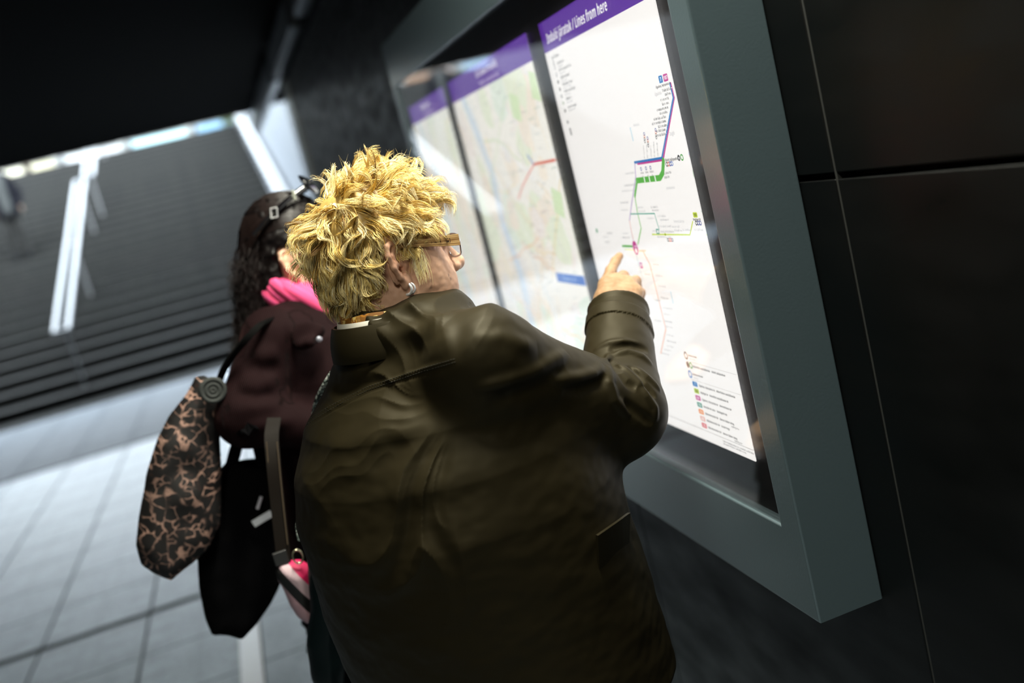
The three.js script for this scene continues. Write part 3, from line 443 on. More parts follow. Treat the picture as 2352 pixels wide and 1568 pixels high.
  const jacketMat = phys(rgb(0.0155, 0.0122, 0.0055), 0.56, { specularIntensity: 0.3, specularColor: rgb(1, 0.9, 0.65) });
  const jacket = mesh('jacket', rel(skin(rip, V(base.x - 0.42, 0.74, base.z - 0.42), V(Math.max(base.x + 0.42, C.x + 0.12), 1.47, base.z + 0.42), 0.003), base), jacketMat, woman);
  jacket.userData.label = 'dark olive cotton jacket';
  // stitches beside the yoke seam
  { const a = [], top = [[1044, 824], [968, 846], [845, 888], [800, 910], [758, 932], [704, 966]], bot = [[1046, 831], [970, 853], [846, 895], [800, 917], [760, 939], [703, 975]]; for (const row of [top, bot]) for (let i = 0; i + 1 < row.length; i++) { const n = Math.round(Math.hypot(row[i + 1][0] - row[i][0], row[i + 1][1] - row[i][1]) / 6.5); for (let k = 0; k < n; k++) { const q = (t) => hit(rip, lerp(row[i][0], row[i + 1][0], t), lerp(row[i][1], row[i + 1][1], t)), p0 = q(k / n), p1 = q((k + 0.6) / n); if (p0 && p1 && p0.distanceTo(p1) < 0.02) a.push(rod(p0, p1, 0.0005, 4)); } } mesh('stitching', rel(merge(a), base), std(rgb(0.03, 0.027, 0.016), 0.8), jacket); }
  // pocket flap on the front, seen edge on, and its welt
  { const q = [0, 1, 2, 3, 4].map((i) => (hit(rip, lerp(1356, 1428, i / 4), lerp(1226, 1178, i / 4)) ?? at(lerp(1356, 1428, i / 4), lerp(1226, 1178, i / 4), 1.46)).add(V(0.002, -0.026, 0.006))); mesh('pocket_flap', rel(strap(q, 0.052, 0.004, () => V(0.1, 1, 0.2), 24), base), jacketMat, jacket); }
  // collar: a standing band round the neck, folded outward
  const neck = at(898, 722, 1.53);
  const bandRing = (rin, rout, y0, y1, tilt, col, name, thick, wob = 0) => {
    const P = [], idx = [], n = 72, m = 10;
    for (let i = 0; i < n; i++) { const a = i / n * 2 * Math.PI, cf = Math.cos(a), cr = Math.sin(a); for (let j = 0; j < m; j++) { const s = j / (m - 1), prof = s < 0.5 ? s * 2 : (1 - s) * 2, out = s < 0.5 ? 0 : thick, h = lerp(y0, y1, prof) + wob * Math.sin(a * 5 + 1) * prof, rad = lerp(rout, rin, prof) + out * (0.4 + 0.6 * Math.sin(prof * 3.1)) + wob * 0.6 * Math.sin(a * 7) * prof, p = neck.clone().addScaledVector(B.F, cf * rad * 1.08).addScaledVector(B.R, cr * rad * 1.02); p.y += h - cf * tilt; P.push(p.x, p.y, p.z); } }
    for (let i = 0; i < n; i++) for (let j = 0; j < m; j++) { const a = i * m + j, b = ((i + 1) % n) * m + j, c = ((i + 1) % n) * m + (j + 1) % m, d = i * m + (j + 1) % m; idx.push(a, b, c, a, c, d); }
    const g = new THREE.BufferGeometry(); g.setAttribute('position', new THREE.Float32BufferAttribute(P, 3)); g.setIndex(idx); g.computeVertexNormals(); return mesh(name, rel(boxUV(g), base), col, woman);
  };
  const paisley = canvasTex(512, 512, (c, W, H) => { const r = seed(8); c.fillStyle = '#8a5a1c'; c.fillRect(0, 0, W, H); for (let i = 0; i < 260; i++) { const x = r() * W, y = r() * H, s = 8 + r() * 26; c.save(); c.translate(x, y); c.rotate(r() * 6.3); for (const [k, col] of [[1, ['#d9a441', '#b8791f', '#e8c777', '#5a2f10'][i % 4]], [0.62, ['#3a1f0a', '#f0d890', '#7a3a12'][i % 3]], [0.3, '#e6c06a']]) { c.fillStyle = col; c.beginPath(); c.ellipse(0, 0, s * k, s * 0.5 * k, 0, 0, 7); c.ellipse(s * 0.6 * k, -s * 0.25 * k, s * 0.4 * k, s * 0.28 * k, 0.6, 0, 7); c.fill(); } c.restore(); } });
  paisley.wrapS = paisley.wrapT = THREE.RepeatWrapping; paisley.repeat.set(7, 7);
  bandRing(0.08, 0.094, -0.05, 0.006, 0.004, jacketMat, 'collar', 0.006).userData.label = 'dark olive jacket collar';
  bandRing(0.0735, 0.08, -0.03, 0.0096, 0.004, std(rgb(0.82, 0.78, 0.68), 0.8), 'shirt_collar', 0.003).userData.label = 'thin cream shirt collar edge';
  bandRing(0.066, 0.074, -0.03, 0.0185, 0.004, std(rgb(0.9, 0.9, 0.9), 0.6, { map: paisley }), 'scarf', 0.004, 0.0016).userData.label = 'gold and brown paisley neck scarf';
  // trousers and shoes
  const hipR = B.p(0, 0.8, 0.09), hipL = B.p(0, 0.8, -0.09), leg = [cone(hipR, B.p(0.01, 0.46, 0.1), 0.115, 0.08), cone(B.p(0.01, 0.46, 0.1), B.p(-0.02, 0.07, 0.1), 0.08, 0.062), cone(hipL, B.p(0.03, 0.46, -0.1), 0.115, 0.08), cone(B.p(0.03, 0.46, -0.1), B.p(0.02, 0.07, -0.1), 0.08, 0.062), B.egg(0, 0.84, 0, 0.2, 0.12, 0.22)];
  const legs = join(leg, 0.03);
  mesh('trousers', rel(skin((x, y, z) => smax(legs(x, y, z) - 0.004 * noise(x * 9, y * 14, z * 9), 0.045 - y, 0.01), V(base.x - 0.34, 0.03, base.z - 0.34), V(base.x + 0.34, 0.98, base.z + 0.34), 0.012), base), std(rgb(0.008, 0.008, 0.009), 0.85), woman);
  for (const s of [-1, 1]) { const o = s > 0 ? 0 : 0.04, sh = join([B.egg(0.055 + o, 0.035, 0.1 * s, 0.13, 0.036, 0.046), B.egg(-0.03 + o, 0.05, 0.1 * s, 0.06, 0.052, 0.04)], 0.03); mesh('shoe', rel(skin((x, y, z) => smax(sh(x, y, z), -y + 0.001, 0.004), B.p(0.03, 0.05, 0.1 * s).addScalar(-0.2).setY(-0.02), B.p(0.03, 0.05, 0.1 * s).addScalar(0.2).setY(0.12), 0.008), base), std(rgb(0.01, 0.01, 0.01), 0.4), woman); }

  // --- body: head, neck, hands and what is under the clothes, one mesh
  const cran = hd.egg(-0.012, 0.036, 0, 0.098, 0.09, 0.077);
  const parts = [
    [cran, 0.02], [hd.egg(0.034, -0.03, 0, 0.064, 0.082, 0.061), 0.03], [hd.cone([0.05, -0.09, 0.012], [-0.004, -0.062, 0.05], 0.026, 0.024), 0.03], [hd.cone([0.05, -0.09, -0.012], [-0.004, -0.062, -0.05], 0.026, 0.024), 0.03],
    [hd.egg(0.05, -0.052, 0.038, 0.036, 0.04, 0.03), 0.03], [hd.egg(0.05, -0.052, -0.038, 0.036, 0.04, 0.03), 0.03], [hd.egg(0.03, -0.02, 0.055, 0.03, 0.03, 0.018), 0.025], [hd.egg(0.03, -0.02, -0.055, 0.03, 0.03, 0.018), 0.025],
    [hd.egg(0.078, -0.095, 0, 0.02, 0.019, 0.024), 0.02], [hd.egg(0.04, -0.118, 0, 0.045, 0.026, 0.042), 0.03], [hd.cone([-0.022, -0.05, 0], [-0.042, -0.2, 0], 0.062, 0.064), 0.03],
    [hd.cone([0.088, 0.018, 0], [0.113, -0.021, 0], 0.008, 0.0115), 0.01], [hd.egg(0.101, -0.027, 0.012, 0.012, 0.009, 0.009), 0.006], [hd.egg(0.101, -0.027, -0.012, 0.012, 0.009, 0.009), 0.006], [hd.egg(0.112, -0.022, 0, 0.0125, 0.011, 0.013), 0.006],
    [hd.cone([0.086, 0.033, 0.012], [0.074, 0.033, 0.042], 0.01, 0.01), 0.02], [hd.cone([0.086, 0.033, -0.012], [0.074, 0.033, -0.042], 0.01, 0.01), 0.02],
    [hd.cone([0.094, -0.056, 0], [0.083, -0.059, 0.024], 0.0075, 0.004), 0.008], [hd.cone([0.094, -0.056, 0], [0.083, -0.059, -0.024], 0.0075, 0.004), 0.008], [hd.cone([0.091, -0.067, 0], [0.082, -0.066, 0.022], 0.0085, 0.004), 0.008], [hd.cone([0.091, -0.067, 0], [0.082, -0.066, -0.022], 0.0085, 0.004), 0.008],
  ];
  const sockets = [hd.egg(0.09, 0.012, 0.033, 0.014, 0.013, 0.017), hd.egg(0.09, 0.012, -0.033, 0.014, 0.013, 0.017)];
  const lids = [hd.egg(0.074, 0.011, 0.033, 0.0135, 0.0115, 0.015), hd.egg(0.074, 0.011, -0.033, 0.0135, 0.0115, 0.015)];
  const ears = [1, -1].map((s) => {
    const c = hd.p(-0.014, -0.004, 0.074 * s), eu = hd.U.clone().multiplyScalar(0.97).addScaledVector(hd.F, -0.25).normalize(), ef = hd.F.clone().multiplyScalar(0.88).addScaledVector(hd.R, -0.47 * s).normalize(), en = hd.R.clone().multiplyScalar(s); en.addScaledVector(eu, -en.dot(eu)).addScaledVector(ef, -en.dot(ef)).normalize();
    const q = (a, b, d = 0) => c.clone().addScaledVector(ef, a).addScaledVector(eu, b).addScaledVector(en, d);
    const chain = (pts, r, k = 0.004) => { const l = []; for (let i = 0; i + 1 < pts.length; i++) l.push(cone(q(...pts[i]), q(...pts[i + 1]), r, r)); return join(l, k); };
    const helix = chain([[0.006, -0.001, 0.003], [0.0125, 0.011, 0.004], [0.0105, 0.025, 0.006], [0, 0.0335, 0.008], [-0.0125, 0.029, 0.01], [-0.019, 0.015, 0.011], [-0.0175, -0.003, 0.01], [-0.0105, -0.0195, 0.007], [-0.002, -0.0285, 0.004]], 0.0041);
    const anti = chain([[0.001, 0.022, 0.005], [-0.0075, 0.014, 0.008], [-0.009, 0.001, 0.009], [-0.004, -0.0115, 0.007], [0.004, -0.014, 0.005]], 0.0036);
    const plate = egg(q(-0.004, 0.002, 0.002), ef, eu, en, 0.0155, 0.03, 0.0042), lobe = egg(q(0.001, -0.029, 0.003), ef, eu, en, 0.0095, 0.0115, 0.0055), tragus = egg(q(0.0115, -0.004, 0.004), ef, eu, en, 0.004, 0.0075, 0.005), bowl = egg(q(0.003, -0.003, 0.007), ef, eu, en, 0.0095, 0.012, 0.009), root = egg(q(0.006, 0, -0.008), ef, eu, en, 0.012, 0.024, 0.012);
    const f = (x, y, z) => { let d = smin(plate(x, y, z), root(x, y, z), 0.006); d = smin(d, anti(x, y, z), 0.004); d = smax(d, -bowl(x, y, z), 0.004); d = smin(d, helix(x, y, z), 0.003); d = smin(d, lobe(x, y, z), 0.006); return smin(d, tragus(x, y, z), 0.003); };
    f.at = c; f.q = q; f.ef = ef; f.eu = eu; f.en = en; return f;
  });
  const face = (x, y, z) => { let d = 1e3; for (const [f, k] of parts) d = smin(d, f(x, y, z), k); for (const s of sockets) d = smax(d, -s(x, y, z), 0.012); for (const l of lids) d = smin(d, l(x, y, z), 0.003); return d; };
  const headF = (x, y, z) => { let d = face(x, y, z); for (const e of ears) { const q = Math.hypot(x - e.at.x, y - e.at.y, z - e.at.z); if (q < 0.06) d = smin(d, e(x, y, z), 0.005); } return d - 0.0006 * noise(x * 120, y * 120, z * 120); };
  const moles = [[1031, 632], [1036, 640], [978, 622], [990, 660]].map(([a, b]) => hit(face, a, b)).filter(Boolean);
  const skinTone = (x, y, z) => { const n = fbm(x * 40, y * 40, z * 40, 4), m = fbm(x * 160, y * 160, z * 160, 2); let red = 0; for (const e of ears) red = Math.max(red, 1 - Math.hypot(x - e.at.x, y - e.at.y, z - e.at.z) / 0.045); red = clamp(red) * 0.5 + 0.5 * clamp(0.3 + n); let c = [0.62 - 0.06 * red + 0.08 * m, 0.375 - 0.1 * red + 0.06 * m, 0.255 - 0.08 * red + 0.05 * m]; for (const p of moles) if (Math.hypot(x - p.x, y - p.y, z - p.z) < 0.0022) c = c.map((v) => v * 0.55); return c; };
  const pieces = [skin(headF, hd.o.clone().addScalar(-0.15).setY(hd.o.y - 0.19), hd.o.clone().addScalar(0.15), 0.0026, skinTone)];
  // right hand
  const H = (a, b, t) => at(a, b, t), pt = (a, b, t, r) => [at(a, b, t), r];
  const palm = [cone(H(1414, 758, 1.70), H(1410, 728, 1.735), 0.027, 0.026), cone(H(1410, 728, 1.738), H(1393, 656, 1.795), 0.024, 0.0145), cone(H(1412, 728, 1.738), H(1418, 646, 1.802), 0.024, 0.0145), cone(H(1416, 728, 1.738), H(1443, 654, 1.79), 0.023, 0.014), cone(H(1420, 728, 1.738), H(1458, 672, 1.772), 0.022, 0.013), cone(H(1396, 728, 1.745), H(1386, 690, 1.78), 0.02, 0.016)];
  const fingers = [
    [pt(1392, 654, 1.795, 0.0125), pt(1403, 621, 1.832, 0.0098), pt(1414, 600, 1.854, 0.0088), pt(1423, 588, 1.86, 0.0072)],
    [pt(1418, 645, 1.802, 0.0125), pt(1432, 634, 1.842, 0.0102), pt(1438, 655, 1.858, 0.0092), pt(1428, 674, 1.84, 0.0082)],
    [pt(1443, 652, 1.79, 0.012), pt(1460, 645, 1.826, 0.0098), pt(1465, 668, 1.842, 0.009), pt(1453, 686, 1.822, 0.008)],
    [pt(1459, 671, 1.772, 0.0108), pt(1471, 672, 1.802, 0.0088), pt(1469, 692, 1.812, 0.0082), pt(1458, 704, 1.796, 0.0072)],
    [pt(1384, 700, 1.775, 0.016), pt(1392, 680, 1.815, 0.0115), pt(1408, 672, 1.84, 0.0102), pt(1424, 668, 1.858, 0.0085)],
  ];
  const handR0 = handField(palm, fingers), tend = [];
  for (const [a, b] of [[[1392, 662], [1402, 715]], [[1417, 656], [1412, 715]], [[1441, 662], [1424, 715]]]) { const p = [0, 0.33, 0.66, 1].map((t) => hit(handR0, lerp(a[0], b[0], t), lerp(a[1], b[1], t))).filter(Boolean); if (p.length > 1) tend.push(fold(p, 0.0016, 0.004)); }
  for (const [h, w, ...q] of [[-0.0018, 0.0025, [1397, 630], [1412, 624]], [-0.0012, 0.002, [1398, 634], [1413, 628]], [-0.0016, 0.003, [1440, 690], [1450, 712]], [-0.002, 0.003, [1452, 668], [1457, 692]], [-0.0012, 0.003, [1404, 660], [1408, 680]], [-0.0012, 0.003, [1430, 662], [1424, 684]]]) { const p = q.map(([a, b]) => hit(handR0, a, b)).filter(Boolean); if (p.length > 1) tend.push(fold(p, h, w)); }
  const handR = withFolds(handR0, tend), hc = H(1425, 680, 1.79);
  const handTone = (x, y, z) => { const n = fbm(x * 60, y * 60, z * 60, 4), m = fbm(x * 200, y * 200, z * 200, 2); return [0.26 + 0.12 * n + 0.05 * m, 0.158 + 0.1 * n + 0.05 * m, 0.088 + 0.07 * n + 0.04 * m]; };
  pieces.push(skin((x, y, z) => handR(x, y, z) - 0.0004 * noise(x * 200, y * 200, z * 200), hc.clone().addScalar(-0.12), hc.clone().addScalar(0.12), 0.0022, handTone));
  // left hand, relaxed at the end of the far sleeve
  { const d = CL.clone().sub(EL).normalize(), q = (f, r, u) => CL.clone().addScaledVector(d, f).addScaledVector(B.R, r).addScaledVector(V(0, 1, 0), u), ch = [-0.028, -0.01, 0.009, 0.026].map((r, i) => [[q(0.075, r, 0), 0.0115], [q(0.112 - 0.004 * i, r * 1.05, -0.008), 0.0095], [q(0.128 - 0.006 * i, r * 1.05, -0.03), 0.0085], [q(0.118 - 0.006 * i, r, -0.048), 0.0075]]); ch.push([[q(0.03, 0.03, -0.01), 0.014], [q(0.06, 0.045, -0.022), 0.0105], [q(0.085, 0.042, -0.032), 0.0085]]);
    const hl = handField([cone(q(-0.05, 0, 0), q(0.01, 0, 0), 0.027, 0.024), cone(q(0.01, 0, 0), q(0.075, -0.02, 0), 0.022, 0.015), cone(q(0.01, 0, 0), q(0.075, 0.02, 0), 0.022, 0.015)], ch); pieces.push(skin(hl, CL.clone().addScalar(-0.17), CL.clone().addScalar(0.17), 0.005, handTone)); }
  { const core = join([cone(B.p(0, 0.85, 0), B.p(0, 1.2, 0), 0.15, 0.14), cone(B.p(0, 1.2, 0), B.p(0, 1.36, 0), 0.14, 0.06), cone(S, E, 0.045, 0.04), cone(E, at(1414, 745, 1.715), 0.04, 0.028), cone(SL, EL, 0.045, 0.04), cone(EL, CL, 0.038, 0.026), cone(hipR, B.p(0.01, 0.46, 0.1), 0.09, 0.055), cone(B.p(0.01, 0.46, 0.1), B.p(-0.02, 0.08, 0.1), 0.055, 0.04), cone(hipL, B.p(0.03, 0.46, -0.1), 0.09, 0.055), cone(B.p(0.03, 0.46, -0.1), B.p(0.02, 0.08, -0.1), 0.055, 0.04)], 0.03); pieces.push(skin(core, V(base.x - 0.35, 0.02, base.z - 0.35), V(base.x + 0.45, 1.42, base.z + 0.35), 0.014, () => [0.6, 0.38, 0.25])); }
  const skinMat = phys(rgb(1, 1, 1), 0.5, { vertexColors: true, specularIntensity: 0.5 });
  const body = mesh('body', rel(merge(pieces), base), skinMat, woman);
  mesh('fingernail', rel((() => { const p = at(1421, 590, 1.862); return new THREE.SphereGeometry(0.004, 10, 8).scale(0.8, 1.1, 0.6).translate(p.x, p.y + 0.002, p.z); })(), base), phys(rgb(0.3, 0.18, 0.13), 0.4), body);
  for (const s of [1, -1]) { const e = mesh('eye', rel(new THREE.SphereGeometry(0.0118, 16, 12).translate(...hd.p(0.0745, 0.011, 0.033 * s).toArray()), base), phys(rgb(0.8, 0.78, 0.75), 0.1), woman); mesh('iris', rel(new THREE.SphereGeometry(0.0058, 12, 8).translate(...hd.p(0.0815, 0.011, 0.033 * s).toArray()), base), phys(rgb(0.05, 0.09, 0.12), 0.1), e); }

  // --- hair
  const R = seed(99), hairs = [], hsk = (x, y, z) => smin(cran(x, y, z), hd.egg(-0.05, -0.035, 0, 0.052, 0.07, 0.058)(x, y, z), 0.03);
  const nape = hd.egg(-0.042, -0.038, 0, 0.046, 0.066, 0.053), scalp = (x, y, z) => smin(cran(x, y, z), nape(x, y, z), 0.03);
  const line = (f, r) => f > 0.05 ? lerp(0.05, 0.082, smooth(0.05, 0.085, f)) - 0.02 * smooth(0.03, 0.065, Math.abs(r)) : f > 0.012 ? lerp(-0.012, 0.035, smooth(0.018, 0.055, f)) : f > -0.038 ? lerp(0.026, -0.012, smooth(0.016, 0.0, f)) + 0.046 * smooth(-0.002, -0.012, f) * (1 - smooth(-0.03, -0.038, f)) : lerp(-0.055, -0.105, smooth(-0.035, -0.06, f));
  const grad = (x, y, z) => { const e = 0.003; return V(scalp(x + e, y, z) - scalp(x - e, y, z), scalp(x, y + e, z) - scalp(x, y - e, z), scalp(x, y, z + e) - scalp(x, y, z - e)).normalize(); };
  const swirl = (p, s) => V(noise(p.x * s, p.y * s, p.z * s), noise(p.x * s + 19, p.y * s + 7, p.z * s), noise(p.x * s, p.y * s + 29, p.z * s + 13));
  const flat = (v, n) => v.addScaledVector(n, -v.dot(n));
  const palette = [[0.85, 0.64, 0.22], [0.92, 0.75, 0.34], [0.95, 0.8, 0.42], [0.97, 0.88, 0.58], [0.7, 0.45, 0.1], [0.45, 0.26, 0.05], [0.22, 0.12, 0.03]], shares = [0.26, 0.5, 0.7, 0.82, 0.92, 0.97, 1];
  let made = 0, tries = 0;
  while (made < 820 && tries++ < 20000) {
    const a = R() * 6.283, c = R() * 2 - 1, s = Math.sqrt(1 - c * c); let q = hd.p(-0.012 + 0.11 * s * Math.cos(a), 0.02 + 0.13 * c, 0.1 * s * Math.sin(a));
    for (let i = 0; i < 6; i++) { const d = scalp(q.x, q.y, q.z), n = grad(q.x, q.y, q.z); q.addScaledVector(n, -d); }
    const [f, u, r] = hd.loc(q); if (u < line(f, r)) continue;
    made++;
    const crown = hd.p(-0.07, 0.1, 0.012), n0 = grad(q.x, q.y, q.z), away = q.clone().sub(crown); away.addScaledVector(n0, -away.dot(n0)); if (away.length() < 0.004) away.copy(hd.F); away.normalize();
    const top = smooth(0.05, 0.11, u) * smooth(-0.07, -0.01, f), front = smooth(0.02, 0.07, f), back = smooth(-0.05, -0.1, f), low = smooth(0.01, -0.07, u), temple = smooth(-0.03, 0.03, f) * smooth(0.09, 0.05, u) * smooth(0.03, 0.06, Math.abs(r));
    const fringe = front * smooth(0.05, 0.085, u), aboveEar = smooth(0.07, 0.03, u) * smooth(-0.07, -0.04, f);
    let dir = away.clone().addScaledVector(n0, 0.06 + 0.12 * top + 0.1 * fringe).addScaledVector(hd.F, 0.3 * top + 0.3 * fringe - 1.5 * temple - 0.5 * aboveEar).addScaledVector(hd.U, 0.25 * temple).addScaledVector(flat(swirl(q, 20), n0), 0.6).normalize();
    const len = (0.044 + 0.028 * R() + 0.006 * top + 0.004 * fringe) * (1 - 0.55 * low) * (1 - 0.5 * aboveEar), layer = 0.003 + 0.019 * R() ** 1.2 * (1 - 0.6 * low) * (1 - 0.5 * aboveEar) * (1 - 0.6 * back * smooth(0.07, 0.0, u)) + 0.006 * top, steps = 11, ds = len / steps, flick = (R() < 0.2 ? 1 : 0.05) * (0.12 + back * (1 - low) * 1.5 * smooth(-0.01, 0.03, u)), twist = (R() - 0.5) * 1.7;
    const guide = [q.clone().addScaledVector(n0, -0.001)]; let p = guide[0].clone();
    for (let i = 0; i < steps; i++) { const t = i / steps, n = grad(p.x, p.y, p.z), h = scalp(p.x, p.y, p.z), side = n.clone().cross(dir).normalize(); dir.addScaledVector(n, (layer - h) * 34 * (1 - 0.5 * t) + flick * 0.28 * t * t).addScaledVector(V(0, -1, 0), 0.08 + 0.1 * low).addScaledVector(side, twist * 0.34 * (t - 0.2)).addScaledVector(flat(swirl(p, 38), n), 0.42); const inn = n.dot(dir); if (h < 0.003 && inn < 0) dir.addScaledVector(n, -inn); dir.normalize(); p = p.clone().addScaledVector(dir, ds); guide.push(p); }
    const tone = R(), pi = shares.findIndex((x) => tone < x), n1 = 18 + Math.floor(R() * 8), w = 0.0055 + 0.0045 * R(), bx = V(R() - 0.5, R() - 0.5, R() - 0.5).cross(away).normalize(), by = bx.clone().cross(away).normalize();
    for (let k = 0; k < n1; k++) { const a1 = R() * 6.283, rr = Math.sqrt(R()) * w, pi2 = R() < 0.65 ? pi : Math.floor(R() * 7), b = 0.85 + 0.3 * R(), cut = 0.72 + 0.28 * R(), ph = R() * 6, am = 0.001 + 0.0022 * R(); const pts = guide.map((g, i) => { const t = i / steps, sq = 1 - 0.45 * t; return guide[0].clone().lerp(g, 1).addScaledVector(bx, Math.cos(a1) * rr * sq + am * Math.sin(t * 7 + ph) * t).addScaledVector(by, Math.sin(a1) * rr * sq + am * Math.cos(t * 6 + ph) * t); }); const m = Math.max(5, Math.round(cut * steps)); hairs.push({ pts: pts.slice(0, m + 1), r: 0.00036 + 0.0003 * R(), col: palette[pi2].map((v) => v * b) }); }
  }
  // loose hairs standing off the top, sideburn wisps
  for (let i = 0; i < 34; i++) { const q = hd.p(-0.05 + 0.12 * R(), 0.12 + 0.01 * R(), (R() - 0.4) * 0.08), d = V(R() - 0.5, 0.9, R() - 0.5).normalize(), pts = []; for (let k = 0; k < 8; k++) pts.push(q.clone().addScaledVector(d, k * 0.006).add(V(0.012 * (k / 8) ** 2 * (R() < 2 ? Math.sin(i) : 0), 0, 0.01 * (k / 8) ** 2 * Math.cos(i * 2)))); hairs.push({ pts, r: 0.0003, col: palette[2] }); }
  for (let i = 0; i < 80; i++) { const f = 0.014 + 0.026 * R() * R(), q = hd.p(f, 0.024 - 0.03 * R(), 0.068), pts = []; let p = q; for (let k = 0; k < 7; k++) { pts.push(p); p = p.clone().addScaledVector(hd.U, -0.0055 - 0.002 * R()).addScaledVector(hd.F, 0.0012 * Math.sin(k + i)).addScaledVector(hd.R, 0.0006); const d = face(p.x, p.y, p.z); if (d < 0.0015) { const e = 0.002, n = V(face(p.x + e, p.y, p.z) - d, face(p.x, p.y + e, p.z) - d, face(p.x, p.y, p.z + e) - d).normalize(); p.addScaledVector(n, 0.0018 - d); } } hairs.push({ pts, r: 0.0005, col: palette[1 + i % 3] }); }
  const capF = (x, y, z) => { const d = scalp(x, y, z) - 0.003 - 0.002 * noise(x * 70, y * 70, z * 70), [f, u, r] = hd.loc(V(x, y, z)); return smax(d, (line(f, r) + 0.004 - u), 0.006); };
  const hair = mesh('hair', rel(merge([skin(capF, hd.o.clone().addScalar(-0.15), hd.o.clone().addScalar(0.15), 0.0045, () => [0.4, 0.27, 0.08]), boxUV(strands(hairs))]), base), phys(rgb(1, 1, 1), 0.42, { vertexColors: true, specularIntensity: 0.8 }), woman);
  hair.userData.label = 'short tousled golden blond hair';

  // --- glasses with wooden temples, silver hoop earrings
  const wood = canvasTex(512, 96, (c, W, Hh) => { const r = seed(3); c.fillStyle = '#dcb57c'; c.fillRect(0, 0, W, Hh); for (let i = 0; i < 130; i++) { c.strokeStyle = ['rgba(120,78,34,.55)', 'rgba(232,200,140,.6)', 'rgba(90,55,22,.4)'][i % 3]; c.lineWidth = 1 + r() * 2; const y = r() * Hh; c.beginPath(); c.moveTo(0, y); c.bezierCurveTo(W * 0.3, y + 6 * (r() - 0.5), W * 0.7, y + 8 * (r() - 0.5), W, y + 8 * (r() - 0.5)); c.stroke(); } glyphs(c, W * 0.55, Hh * 0.62, W * 0.18, Hh * 0.24, '#20140a', r); c.strokeStyle = '#20140a'; c.lineWidth = 4; c.strokeRect(W * 0.79, Hh * 0.32, W * 0.06, Hh * 0.34); c.fillStyle = '#20140a'; c.fillRect(W * 0.8, Hh * 0.48, W * 0.03, Hh * 0.14); });
  const glasses = mesh('glasses', rel((() => { const list = []; for (const s of [1, -1]) { const c = [0.1, 0.006, 0.036 * s], pts = [[-0.026, 0.013], [0.02, 0.015], [0.027, 0.008], [0.024, -0.012], [0.012, -0.0165], [-0.018, -0.016], [-0.028, -0.006]].map(([r, u]) => hd.p(c[0] - 0.25 * Math.max(0, r * s + 0.0) * 0.4, c[1] + u, c[2] + r * s)); list.push(tube(pts, 0.0014, 56, 6, true)); } list.push(tube([hd.p(0.101, 0.012, 0.01), hd.p(0.106, 0.014, 0), hd.p(0.101, 0.012, -0.01)], 0.0013, 12, 6)); for (const s of [1, -1]) list.push(tube([hd.p(0.097, 0.014, 0.06 * s), hd.p(0.095, 0.013, 0.068 * s), hd.p(0.089, 0.012, 0.0715 * s)], 0.0022, 10, 6)); return merge(list); })(), base), phys(rgb(0.55, 0.55, 0.57), 0.22, { metalness: 1 }), woman);
  for (const s of [1, -1]) {
    const a = hd.p(0.093, 0.0135, 0.0722 * s), b = hd.p(-0.012, 0.0235, 0.0805 * s), g = new THREE.BufferGeometry(), P = [], UVs = [], ix = [];
    for (let i = 0; i <= 12; i++) { const t = i / 12, p = a.clone().lerp(b, t), hh = lerp(0.0086, 0.0042, smooth(0, 0.8, t)), th = 0.0022; for (const [du, dr] of [[-1, 1], [1, 1], [1, -1], [-1, -1]]) { const q = p.clone().addScaledVector(hd.U, du * hh).addScaledVector(hd.R, dr * th * s); P.push(q.x, q.y, q.z); UVs.push(1 - t, du < 0 ? 0 : 1); } }
    for (let i = 0; i < 12; i++) for (let q = 0; q < 4; q++) { const A = i * 4 + q, D = i * 4 + (q + 1) % 4; s > 0 ? ix.push(A, D, D + 4, A, D + 4, A + 4) : ix.push(A, D + 4, D, A, A + 4, D + 4); } ix.push(0, 2, 1, 0, 3, 2, 48, 49, 50, 48, 50, 51);
    g.setAttribute('position', new THREE.Float32BufferAttribute(P, 3)); g.setAttribute('uv', new THREE.Float32BufferAttribute(UVs, 2)); g.setIndex(ix); const h = g.toNonIndexed(); h.computeVertexNormals();
    mesh('temple', rel(h, base), std(rgb(1, 1, 1), 0.45, { map: wood }), glasses).userData.label = 'pale wooden spectacle temple with small dark mark';
    mesh('lens', rel((() => { const sh = new THREE.Shape(); [[-0.026, 0.013], [0.02, 0.015], [0.027, 0.008], [0.024, -0.012], [0.012, -0.0165], [-0.018, -0.016], [-0.028, -0.006]].forEach(([x, y], i) => i ? sh.lineTo(x, y) : sh.moveTo(x, y)); const gg = new THREE.ShapeGeometry(sh, 4); const m = new THREE.Matrix4().makeBasis(hd.R.clone().multiplyScalar(s), hd.U, hd.F.clone().multiplyScalar(-s)).setPosition(hd.p(0.0985, 0.006, 0.036 * s)); return gg.applyMatrix4(m); })(), base), phys(rgb(0.97, 0.98, 1), 0.02, { transmission: 1, thickness: 0, ior: 1.5 }), glasses);
    const e = ears[s > 0 ? 0 : 1], lp = e.q(0.001, -0.031, 0.003), ring = (dr, w, tub) => new THREE.TorusGeometry(w, tub, 10, 28).applyMatrix4(new THREE.Matrix4().makeBasis(hd.F.clone().multiplyScalar(0.55).addScaledVector(hd.R, 0.83 * s).normalize(), hd.U, hd.F.clone().multiplyScalar(-0.83 * s).addScaledVector(hd.R, 0.55).normalize()).setPosition(lp.clone().addScaledVector(hd.U, -0.0075).addScaledVector(hd.F, dr)));
    const er = mesh('earring', rel(ring(-0.0015, 0.0083, 0.0023), base), phys(rgb(0.86, 0.87, 0.9), 0.25, { metalness: 0.35 }), woman); er.userData.label = 'silver double hoop earring';
